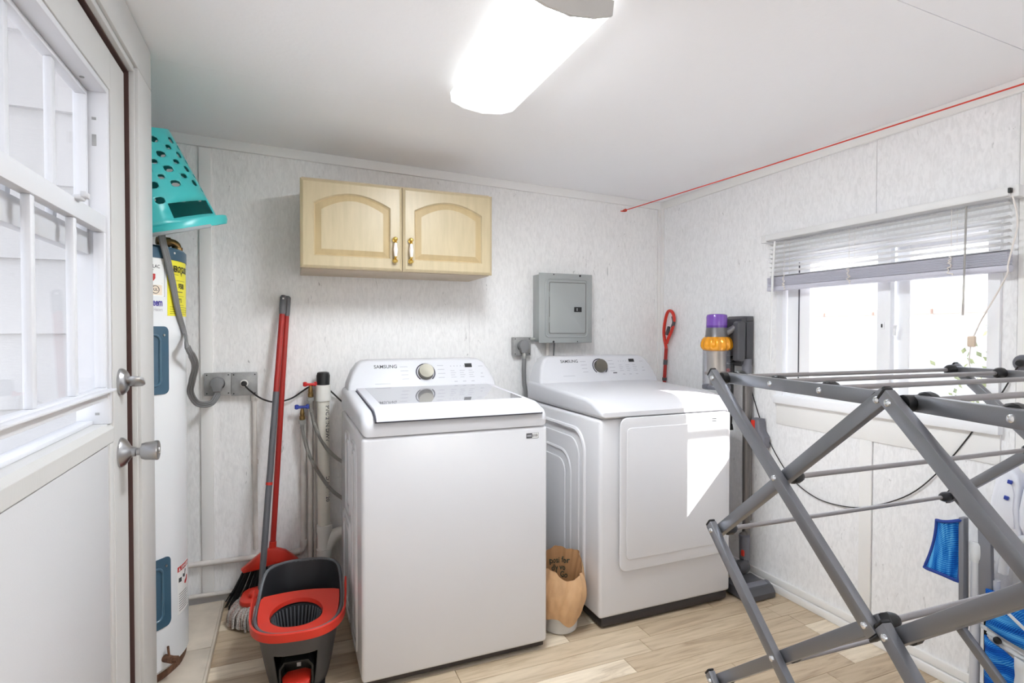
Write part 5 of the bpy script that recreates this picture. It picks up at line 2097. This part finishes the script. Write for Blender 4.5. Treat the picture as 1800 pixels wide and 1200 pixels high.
obj('motor_housing', bm, M['gunmetal'], vc)
bm = BM()
lathe(bm, [(0.0505, 1.252), (0.0505, 1.266)], (VX, VY, 0), (0, 0, 1), 32)
obj('filter_band', bm, M['purple2'], vc)
bm = BM()
lathe(bm, [(0.0505, 1.266), (0.0500, 1.310), (0.047, 1.319), (0.038, 1.323), (0.0, 1.323)], (VX, VY, 0), (0, 0, 1), 32)
obj('filter_cap', bm, M['purple'], vc)
bm = BM()
tube(bm, [(VX + 0.030, VY - 0.03, 1.225), (-0.105, -0.735, 1.262)], 0.0175, 12)
obj('handle_arm', bm, M['gunmetal'], vc)
bm = BM()
prism(bm, rrect(-0.125, -0.082, 1.090, 1.285, 0.014, 5), 1, -0.762, -0.722, 0.008, 3)
obj('grip', bm, M['dock'], vc)
bm = BM()
tube(bm, [(VX + 0.05, VY - 0.02, 1.085), (-0.085, -0.72, 1.115)], 0.008, 8)
obj('trigger_guard', bm, M['black'], vc)
bm = BM()
tube(bm, [(-0.045, -0.735, 1.07), (-0.045, -0.742, 0.225)], 0.0185, 16)
tube(bm, [(-0.028, -0.738, 1.07), (-0.028, -0.745, 0.30)], 0.012, 10)
obj('wand', bm, M['wand'], vc)
bm = BM()
tube(bm, [(-0.045, -0.735, 1.10), (-0.045, -0.736, 1.03)], 0.0225, 16)
obj('wand_collar', bm, M['greyplastic'], vc)
bm = BM()
tube(bm, [(-0.075, -0.760, 0.235), (-0.075, -0.7625, 0.118)], [0.026, 0.024], 16)
obj('wand_joint', bm, M['greyplastic'], vc)
bm = BM()
tube(bm, [(-0.060, -0.738, 0.235), (-0.066, -0.750, 0.22)], [0.020, 0.024], 12)
obj('wand_shoulder', bm, M['wand'], vc)
bm = BM()
prism(bm, rrect(-0.785, -0.768, 0.142, 0.172, 0.005, 3), 0, -0.106, -0.097, 0.002, 1)
obj('release_button', bm, M['redpl'], vc)
bm = BM()
lathe(bm, [(0.0, -0.036), (0.026, -0.033), (0.034, -0.012), (0.034, 0.012), (0.026, 0.033), (0.0, 0.036)], (-0.105, -0.772, 0.088), (1, 0.1, 0), 24)
tube(bm, [(-0.076, -0.764, 0.122), (-0.085, -0.770, 0.095)], 0.022, 12)
obj('neck_joint', bm, M['dock'], vc)
bm = BM()
prism(bm, [(-0.935, 0.006), (-0.935, 0.03), (-0.915, 0.055), (-0.88, 0.062), (-0.84, 0.055), (-0.79, 0.060), (-0.775, 0.03), (-0.775, 0.006)], 0, -0.235, -0.055, 0.010, 2)
obj('cleaner_head', bm, M['dock'], vc)
bm = BM()
lathe(bm, [(0.0, 0), (0.027, 0.001), (0.029, 0.006), (0.029, 0.012)], (-0.070, -0.885, 0.036), (1, 0, 0), 20)
lathe(bm, [(0.029, -0.14), (0.029, 0.0)], (-0.075, -0.885, 0.036), (1, 0, 0), 20)
obj('brush_roller', bm, M['greyplastic'], vc)
dk = thing('vacuum_dock', 'dark grey wall dock holding the stick vacuum', 'dock', (-0.03, -0.69, 1.07))
bm = BM()
prism(bm, [(-0.078, 1.078), (-0.040, 1.062), (-0.001, 1.062), (-0.001, 1.312), (-0.062, 1.312), (-0.078, 1.298)], 1, -0.736, -0.626, 0.006, 3)
obj('dock_body', bm, M['dock'], dk)
bm = BM()
box(bm, -0.052, -0.008, -0.741, -0.735, 1.075, 1.283, 0.002)
box(bm, -0.052, -0.008, -0.741, -0.735, 1.288, 1.306, 0.002)
obj('side_cover', bm, M['dock'], dk)
bm = BM()
box(bm, -0.118, -0.077, -0.700, -0.655, 1.085, 1.115, 0.004)
obj('dock_cradle', bm, M['black'], dk)
for i, (x, y, z0, z1, lab) in enumerate(((-0.105, -0.690, 0.775, 1.075, 'black narrow crevice tool clipped beside the vacuum bin'),)):
    t = thing('vacuum_tool', lab, 'vacuum tool', (x, y, z1))
    bm = BM()
    tube(bm, [(x, y, z1), (x, y, z1 - 0.06), (x, y, z0 + 0.10), (x, y, z0)], [0.020, 0.018, 0.014, 0.010], 12)
    obj('tool_body', bm, M['black'], t)
    bm = BM()
    lathe(bm, [(0.009, 0), (0.009, 0.004)], (x - 0.018, y - 0.006, z1 - 0.03), (-0.9, -0.4, 0), 12)
    obj('release_button', bm, M['redpl'], t)
    bm = BM()
    prism(bm, [(x - 0.010, 0.775), (x + 0.010, 0.775), (x + 0.016, 0.745), (x - 0.016, 0.745)], 1, y - 0.008, y + 0.008, 0.001, 1)
    obj('bristle_tip', bm, M['bristle'], t)
t = thing('vacuum_attachment', 'grey vacuum attachment with red collar clipped to the right wall', 'vacuum tool', (-0.03, -0.80, 0.74))
bm = BM()
prism(bm, [(-0.775, 0.815), (-0.820, 0.815), (-0.825, 0.76), (-0.850, 0.73), (-0.850, 0.68), (-0.80, 0.665), (-0.775, 0.70)], 0, -0.055, -0.006, 0.010, 3)
obj('tool_body', bm, M['greyplastic'], t)
bm = BM()
box(bm, -0.0575, -0.045, -0.800, -0.776, 0.755, 0.806, 0.003)
obj('red_collar', bm, M['redpl'], t)

# ------------------------------------------------------------------ blind over the window
bd = thing('venetian_blind', 'white venetian blind half raised over the right window', 'blind', (-0.05, -1.33, 1.66))
XB = -0.045
bm = BM()
box(bm, XB - 0.022, -0.001, -1.800, -0.862, 1.660, 1.688, 0.003)
hr = obj('headrail', bm, M['slat'], bd)
for y in (-0.842, -1.803):
    bm = BM()
    box(bm, XB - 0.010, -0.0005, y - 0.018, y + 0.016, 1.656, 1.692, 0.002)
    obj('bracket', bm, M['slat'], hr)
bm = BM()
box(bm, XB - 0.024, XB - 0.010, -1.806, -1.798, 1.668, 1.684, 0.002)
obj('cord_slot', bm, M['black'], hr, smooth=0)
SL = BM()
# one slightly crowned slat
npr = 6
for sgn, dzz in ((1, 0.0), (0, -0.0012)):
    pass
ringA = []
for y in (-1.795, -0.870):
    r_ = []
    for i in range(npr + 1):
        u = (i / npr - 0.5)
        x = XB + u * 0.025
        zz = 0.0035 * (1 - (2 * u) ** 2) - u * 0.005
        r_.append((x, y, zz))
    ringA.append(r_)
top = [[SL.verts.new(p) for p in r_] for r_ in ringA]
bot = [[SL.verts.new((p[0], p[1], p[2] - 0.0012)) for p in r_] for r_ in ringA]
for i in range(npr):
    SL.faces.new((top[0][i], top[1][i], top[1][i + 1], top[0][i + 1]))
    SL.faces.new((bot[0][i + 1], bot[1][i + 1], bot[1][i], bot[0][i]))
SL.faces.new((top[0][0], bot[0][0], bot[1][0], top[1][0]))
SL.faces.new((top[0][npr], top[1][npr], bot[1][npr], bot[0][npr]))
s0 = obj('slat', SL, M['slat'], bd, smooth=60)
zs = [1.640 - i * 0.0212 for i in range(8)]
s0.location.z += zs[0]
for zz in zs[1:]:
    c = s0.copy()
    COL.objects.link(c)
    c.parent = bd
    c.location.z = s0.location.z + zz - zs[0]
for i in range(13):
    bm = BM()
    dx = random.uniform(-0.0022, 0.0022)
    box(bm, XB - 0.0155 + dx, XB + 0.0135 + dx, -1.797, -0.870, 1.447 + i * 0.0031, 1.4495 + i * 0.0031, 0.0006, 1)
    obj('slat', bm, M['stack'], bd)
bm = BM()
box(bm, XB - 0.018, XB + 0.016, -1.800, -0.868, 1.424, 1.446, 0.005)
obj('bottom_rail', bm, M['stack'], bd)
for y in (-0.965, -1.275, -1.640):
    bm = BM()
    for x in (XB - 0.0165, XB + 0.016):
        tube(bm, [(x, y, 1.652), (x, y, 1.447)], 0.0009, 5)
    obj('ladder_cord', bm, M['cordw'], bd, kind='stuff')
    bm = BM()
    rr = random.Random(int(-y * 1000))
    pts = []
    for i in range(16):
        pts.append((XB - 0.018 - 0.004 * (i % 2), y + rr.uniform(-0.008, 0.008), 1.490 - i * 0.0042))
    tube(bm, catmull(pts, 3), 0.0020, 5)
    obj('cord_gather', bm, M['cordw'], bd)
bm = BM()
tube(bm, [(XB - 0.03, -1.690, 1.648), (XB - 0.033, -1.690, 1.5), (XB - 0.034, -1.687, 1.29)], 0.0032, 8)
obj('tilt_wand', bm, M['clearwand'], bd)
bm = BM()
tube(bm, [(XB - 0.03, -0.925, 1.650), (XB - 0.036, -0.920, 1.5), (XB - 0.036, -0.915, 1.30), (XB - 0.036, -0.913, 1.10)], 0.005, 8)
obj('tilt_wand', bm, M['slat'], bd)
bm = BM()
pts = [at(1780, 345, 0, XB - 0.03), at(1787, 372, 0, XB - 0.034), at(1788, 400, 0, XB - 0.036), at(1780, 432, 0, XB - 0.036), at(1772, 465, 0, XB - 0.034), at(1770, 482, 0, XB - 0.030), at(1750, 520, 0, -0.05), at(1725, 562, 0, -0.05), at(1711, 592, 0, -0.05)]
tube(bm, catmull(pts, 5), 0.0026, 6)
pts = [at(1706, 608, 0, -0.05), at(1704, 640, 0, -0.05), at(1716, 672, 0, -0.05), at(1745, 700, 0, -0.05), at(1800, 726, 0, -0.045)]
tube(bm, catmull(pts, 5), 0.0020, 6)
obj('lift_cord', bm, M['cordw'], bd)
bm = BM()
p = at(1708, 600, 0, -0.05)
box(bm, p.x - 0.007, p.x + 0.007, p.y - 0.011, p.y + 0.011, p.z - 0.018, p.z + 0.018, 0.004)
obj('cord_joiner', bm, M['tassel'], bd)

# ------------------------------------------------------------------ clothes line
cl = thing('clothes_line', 'thin red line tied to a hook and stretched along the right wall', 'clothes line', (-0.288, -0.01, 1.957))
bm = BM()
p0 = Vector((-0.281, -0.022, 1.958))
p1 = Vector((-0.040, -1.822, 2.001))
tube(bm, [p0, p0.lerp(p1, 0.5) + Vector((0, 0, -0.004)), p1, p1 + (p1 - p0) * 0.12], 0.0028, 8)
obj('line', bm, M['line'], cl)
bm = BM()
tube(bm, catmull([(-0.288, 0.0, 1.957), (-0.288, -0.014, 1.957), (-0.284, -0.024, 1.953), (-0.279, -0.022, 1.960), (-0.284, -0.012, 1.963)], 4), 0.0028, 8)
obj('hook', bm, M['rusty'], cl)
bm = BM()
tube(bm, catmull([p0 + Vector((-0.008, 0.008, 0)), p0 + Vector((0.004, -0.004, 0.007)), p0 + Vector((0.006, -0.008, -0.004)), p0 + Vector((-0.004, 0.002, -0.006)), p0 + Vector((-0.022, 0.012, -0.003))], 4), 0.0032, 6)
obj('knot', bm, M['line'], cl)

# ------------------------------------------------------------------ black cord along the right wall
t = thing('charger_cable', 'thin black charger cord sagging along the right wall to a round outlet', 'power cord', (-0.01, -1.3, 0.5))
pts = [(-0.008, -0.700, 1.07), (-0.010, -0.715, 1.0)] + [tuple(at(x, y, 0, -0.008)) for x, y in ((1322, 690), (1345, 760), (1385, 832), (1430, 872), (1480, 889), (1530, 890), (1600, 868), (1660, 818), (1720, 745), (1760, 692), (1782, 655))] + [tuple(at(1792, 640, 0, -0.025))]
bm = BM()
tube(bm, catmull(pts, 6), 0.0023, 8)
obj('cord', bm, M['blackcord'], t)
po = at(1796, 638, 0, -0.012)
bm = BM()
lathe(bm, [(0.012, 0), (0.012, 0.014), (0.008, 0.02)], (po.x, po.y, po.z), (-1, 0, 0), 14)
obj('plug', bm, M['black'], t)
ro = thing('round_outlet', 'dark grey round outlet on the right wall near the window', 'outlet', (0, po.y, po.z))
bm = BM()
lathe(bm, [(0.026, 0), (0.026, 0.008), (0.022, 0.012), (0, 0.012)], (0.0, po.y, po.z), (-1, 0, 0), 24)
obj('outlet_face', bm, M['greyplastic'], ro)

# ------------------------------------------------------------------ folding drying rack
Z0, Z1, Z2, Z3 = 1.121, 0.747, 0.374, 0.0
NA = Vector((-1.172, -1.752, 0))         # top far corner of the near side frame
NU_ = Vector((-0.076, -0.439, 0)).normalized()
FA = Vector((-0.318, -1.800, 0))
FU_ = Vector((-0.095, -0.439, 0)).normalized()
WB_ = 0.444
GAP = 0.040
rk = thing('drying_rack', 'grey metal folding clothes drying rack standing by the window', 'drying rack', (-0.75, -2.1, 0))


NU2, FU2 = Vector((-0.276, -0.961, 0)).normalized(), Vector((-0.29, -0.957, 0)).normalized()


def fp(side, s, z, off=0.0):
    A, U = (NA, NU_) if side == 0 else (FA, FU_)
    if s > WB_ + GAP / 2:                 # the second bay swings a little further out
        A = A + U * (WB_ + GAP)
        U = NU2 if side == 0 else FU2
        s = s - WB_ - GAP
    n = Vector((-U.y, U.x, 0)) * (1 if side == 0 else -1)
    # n points from a frame towards the inside of the rack
    inside = (FA - NA) if side == 0 else (NA - FA)
    if n.dot(inside) < 0:
        n = -n
    p = A + U * s + n * off
    return Vector((p.x, p.y, z))


def rbar(side, s0_, z0_, s1_, z1_, off, name='cross_bar', ext=0.018, w_=0.025, t_=0.017):
    p, q = fp(side, s0_, z0_, off), fp(side, s1_, z1_, off)
    d = (q - p).normalized()
    U = Vector((q.x - p.x, q.y - p.y, 0)).normalized()
    wd = d.cross(Vector((U.y, -U.x, 0)))
    bm = BM()
    bar(bm, p - d * ext, q + d * ext, wd, w_, t_, 0.002)
    o = obj(name, bm, M['rackbar'], rk)
    for e, dd in ((p - d * ext, -d), (q + d * ext, d)):
        bm = BM()
        if e.z > 0.05 or dd.z > 0:
            bar(bm, e, e + dd * 0.006, wd, w_ * 0.98, t_ * 0.98, 0.003)
        else:
            bar(bm, e - dd * 0.02, e + dd * 0.006, wd, w_ * 1.1, t_ * 1.2, 0.003)
        obj('end_cap', bm, M['black'], o)
    n = (fp(side, s1_, 0, 1) - fp(side, s1_, 0, 0))
    bm = BM()
    for f_ in (0.0, 0.5, 1.0):
        c = p.lerp(q, f_) - n * (t_ / 2)
        lathe(bm, [(0.0065, 0), (0.0055, 0.003), (0.003, 0.0045), (0.0, 0.005)], c, -n, 12)
    obj('rivets', bm, M['rivet'], o, kind='stuff')
    return o


for side in (0, 1):
    for bay in (0, 1):
        a = bay * (WB_ + GAP)
        b = a + WB_
        fo, fi = -0.010, 0.009
        if bay == 0:
            rbar(side, a, Z0, b, Z1, fo)
            rbar(side, b, Z0, a, Z1, fi)
            rbar(side, a, Z1, b, Z2, fo)
            rbar(side, b, Z1, a, Z2, fi)
            rbar(side, a, Z2, b, Z3 + 0.016, fo)
            rbar(side, b, Z2, a, Z3 + 0.016, fi)
        else:
            rbar(side, a, Z0, b, Z1, fo)
            rbar(side, b, Z0, a, Z1, fi)
            rbar(side, a, Z1, b, Z2, fo)
            rbar(side, b, Z1, a, Z2, fi)
            rbar(side, a, Z2, b, Z3 + 0.016, fo)
            rbar(side, b, Z2, a, Z3 + 0.016, fi)
        # top rail of the bay
        p, q = fp(side, a + 0.008, Z0, 0.026), fp(side, b - 0.004, Z0, 0.026)
        bm = BM()
        bar(bm, p, q, (0, 0, 1), 0.026, 0.016, 0.002)
        ra = obj('top_rail', bm, M['rackbar'], rk)
        n = (fp(side, b, 0, 1) - fp(side, b, 0, 0))
        bm = BM()
        for s_ in (a + 0.16, a + 0.30):
            lathe(bm, [(0.0065, 0), (0.0055, 0.003), (0.003, 0.0045), (0.0, 0.005)], fp(side, s_, Z0, 0.0185), -n, 12)
        obj('rivets', bm, M['rivet'], ra, kind='stuff')
        bm = BM()
        for s_ in (a + 0.004, b - 0.002):
            tube(bm, [fp(side, s_, Z0, 0.004), fp(side, s_, Z0, 0.034)], 0.0135, 12)
        obj('rail_joint', bm, M['black'], ra, kind='stuff')


def rod(s_, z, name='rod', o0=0.034):
    p, q = fp(0, s_, z, o0), fp(1, s_, z, o0)
    bm = BM()
    tube(bm, [p, q], 0.0056, 12)
    o = obj(name, bm, M['rackrod'], rk)
    d = (q - p).normalized()
    bm = BM()
    for e, dd in ((p, d), (q, -d)):
        lathe(bm, [(0.0115, -0.002), (0.0145, 0.002), (0.0145, 0.016), (0.011, 0.026), (0.0075, 0.030)], e, dd, 12)
    obj('rod_socket', bm, M['black'], o, kind='stuff')


for bay in (0, 1):
    a = bay * (WB_ + GAP)
    for s_ in (0.02, 0.155, 0.30):
        rod(a + s_ + (0.0 if bay == 0 else -0.01), Z0 + 0.004)
    for s_, z in ((0.0, Z1), (WB_ / 2, (Z0 + Z1) / 2), (WB_, Z1), (WB_ / 2, (Z1 + Z2) / 2), (0.0, Z2), (WB_, Z2), (WB_ / 2, (Z2 + Z3) / 2)):
        rod(a + s_, z, o0=0.022)

# ------------------------------------------------------------------ folded beach chair
fc = thing('folded_lounge_chair', 'folded lounge chair with blue woven fabric leaning on the right wall', 'folding chair', (-0.14, -1.85, 0))
CX = -0.115
bm = BM()
for i, (y, z0, z1) in enumerate(((-1.755, 0.0, 0.52), (-1.800, 0.0, 0.46))):
    tube(bm, [(CX + 0.012 * i, y, z0 + 0.01), (CX + 0.012 * i, y, z1)], 0.0135, 12)
obj('frame_tube', bm, M['chairtube'], fc)
bm = BM()
bar(bm, (CX - 0.01, -1.728, 0.27), (CX - 0.01, -1.723, 0.635), (0, 1, 0), 0.016, 0.03, 0.004)
obj('headrest_bracket', bm, M['chairgrey'], fc)
bm = BM()
bar(bm, (CX + 0.0, -1.785, 0.40), (CX + 0.0, -1.778, 0.625), (0, 1, 0), 0.036, 0.02, 0.005)
obj('flat_link', bm, M['chairgrey'], fc)
bm = BM()
bar(bm, (CX + 0.03, -1.779, 0.0), (CX + 0.03, -1.772, 0.62), (0, 1, 0), 0.018, 0.02, 0.003)
obj('back_rail', bm, M['black'], fc)
bm = BM()
tube(bm, catmull([(CX + 0.01, -1.756, 0.56), (CX + 0.004, -1.757, 0.53), (CX, -1.755, 0.50)], 4), [0.022, 0.024, 0.023, 0.022, 0.021, 0.020, 0.019, 0.016, 0.0145], 12)
obj('sleeve', bm, M['canvas'], fc)
# headrest pad hanging off the side: a softly curved quilted sheet
bm = BM()
pts = []
NP, NQ = 10, 14
gt = []
for i in range(NP + 1):
    u = i / NP
    col = []
    for j_ in range(NQ + 1):
        v = j_ / NQ
        yl = -1.650 + 0.030 * (1 - v) ** 1.6 - 0.006 * v
        yr = -1.724 + 0.006 * (1 - v)
        y = yl + (yr - yl) * u
        z = (0.423 + 0.010 * (1 - u)) * (1 - v) + (0.607 + 0.020 * u) * v + (0.012 * math.sin(PI * u)) * (v - 0.7) * -1
        x = CX - 0.020 - 0.022 * math.sin(PI * (0.15 + 0.85 * u)) + 0.006 * math.sin(PI * v)
        col.append(bm.verts.new((x, y, z)))
    gt.append(col)
for i in range(NP):
    for j_ in range(NQ):
        bm.faces.new((gt[i][j_], gt[i + 1][j_], gt[i + 1][j_ + 1], gt[i][j_ + 1]))
edge = [gt[i][0].co.copy() for i in range(NP + 1)] + [gt[NP][j_].co.copy() for j_ in range(1, NQ + 1)] + [gt[i][NQ].co.copy() for i in range(NP - 1, -1, -1)] + [gt[0][j_].co.copy() for j_ in range(NQ - 1, 0, -1)]
hp_ = obj('headrest_pad', bm, M['bluecloth'], fc, smooth=60)
m_ = hp_.modifiers.new('thick', 'SOLIDIFY')
m_.thickness = 0.008
bm = BM()
tube(bm, edge, 0.0055, 8, closed=True)
obj('pad_hem', bm, M['bluehem'], hp_)
# woven seat: two tiers and a canvas flap
def sheet(name, y0, y1, z0a, z0b, z1a, z1b, x, m, bulge=0.012, parent=fc):
    bm = BM()
    g_ = []
    for i in range(13):
        u = i / 12
        y = y0 + (y1 - y0) * u
        g_.append([bm.verts.new((x - bulge * math.sin(PI * min(1, u * 1.6 + 0.05)) - 0.004 * math.sin(9 * u + 4 * k), y, (z0a + (z0b - z0a) * u) * (1 - k / 8) + (z1a + (z1b - z1a) * u) * k / 8)) for k in range(9)])
    for a_, b_ in zip(g_[:-1], g_[1:]):
        for k in range(8):
            bm.faces.new((a_[k], b_[k], b_[k + 1], a_[k + 1]))
    o_ = obj(name, bm, m, parent, smooth=60)
    mm = o_.modifiers.new('thick', 'SOLIDIFY')
    mm.thickness = 0.005
    return o_


sheet('woven_back', -1.790, -2.15, 0.315, 0.25, 0.432, 0.470, CX - 0.014, M['bluecloth2'])
sheet('woven_seat', -1.790, -1.873, 0.03, 0.03, 0.288, 0.245, CX - 0.016, M['bluecloth2'])
sheet('canvas_strip', -1.788, -2.15, 0.280, 0.18, 0.320, 0.26, CX - 0.002, M['canvas'], 0.006)
sheet('canvas_flap', -1.868, -2.15, 0.03, 0.02, 0.262, 0.22, CX - 0.020, M['canvas'])
bm = BM()
bar(bm, (CX - 0.026, -1.825, 0.405), (CX - 0.030, -1.93, 0.335), (0, 0, 1), 0.010, 0.003, 0.001)
obj('strap', bm, M['canvas'], fc)
bm = BM()
lathe(bm, [(0.011, 0), (0.010, 0.006), (0.005, 0.008)], (CX - 0.014, -1.822, 0.285), (-1, 0, 0), 12)
obj('snap_button', bm, M['black'], fc)
bm = BM()
bar(bm, (CX + 0.005, -1.765, 0.300), (CX + 0.005, -1.795, 0.297), (0, 0, 1), 0.012, 0.01, 0.002)
obj('spacer', bm, M['chairtube'], fc)
# moulded arms, seen end-on as long white shoes
for k, (yc, zc) in enumerate(((-1.853, 0.0), (-1.925, 0.005))):
    prof_ = [(-1.880, 0.625), (-1.872, 0.70), (-1.876, 0.775), (-1.868, 0.805), (-1.852, 0.826), (-1.832, 0.822), (-1.818, 0.800), (-1.808, 0.755), (-1.800, 0.700), (-1.802, 0.655), (-1.815, 0.625)]
    prof_ = [(y + yc + 1.853, z + zc) for y, z in prof_]
    bm = BM()
    prism(bm, prof_, 0, CX - 0.030, CX + 0.025, 0.012, 3)
    ar = obj('arm_rest', bm, M['chairwhite'], fc)
    bm = BM()
    prism(bm, [(y * 0.62 + (-1.848 + yc + 1.853) * 0.38, z * 0.70 + 0.702 * 0.30) for y, z in prof_], 0, CX - 0.034, CX - 0.028, 0.004, 2)
    obj('arm_inset', bm, M['chairwhite'], ar)
    for dy, z in ((-0.004, 0.785), (0.004, 0.735)):
        bm = BM()
        bar(bm, (CX - 0.036, -1.858 + dy + yc + 1.853, z), (CX - 0.036, -1.846 + dy + yc + 1.853, z + 0.002), (0, 0, 1), 0.012, 0.006, 0.002)
        obj('arm_rivet', bm, M['bluedot'], ar)
bm = BM()
tube(bm, catmull([(CX - 0.02, -1.835, 0.50), (CX - 0.02, -1.842, 0.56), (CX - 0.02, -1.862, 0.605), (CX - 0.02, -1.90, 0.625), (CX - 0.02, -1.96, 0.625)], 5), 0.013, 12)
obj('arm_loop', bm, M['chairtube'], fc)
bm = BM()
lathe(bm, [(0.006, 0.0), (0.022, 0.002), (0.026, 0.02), (0.022, 0.04), (0.012, 0.05)], (CX - 0.005, -1.842, 0.640), (0, 0, 1), 14)
obj('hinge_knob', bm, M['chairwhite'], fc)
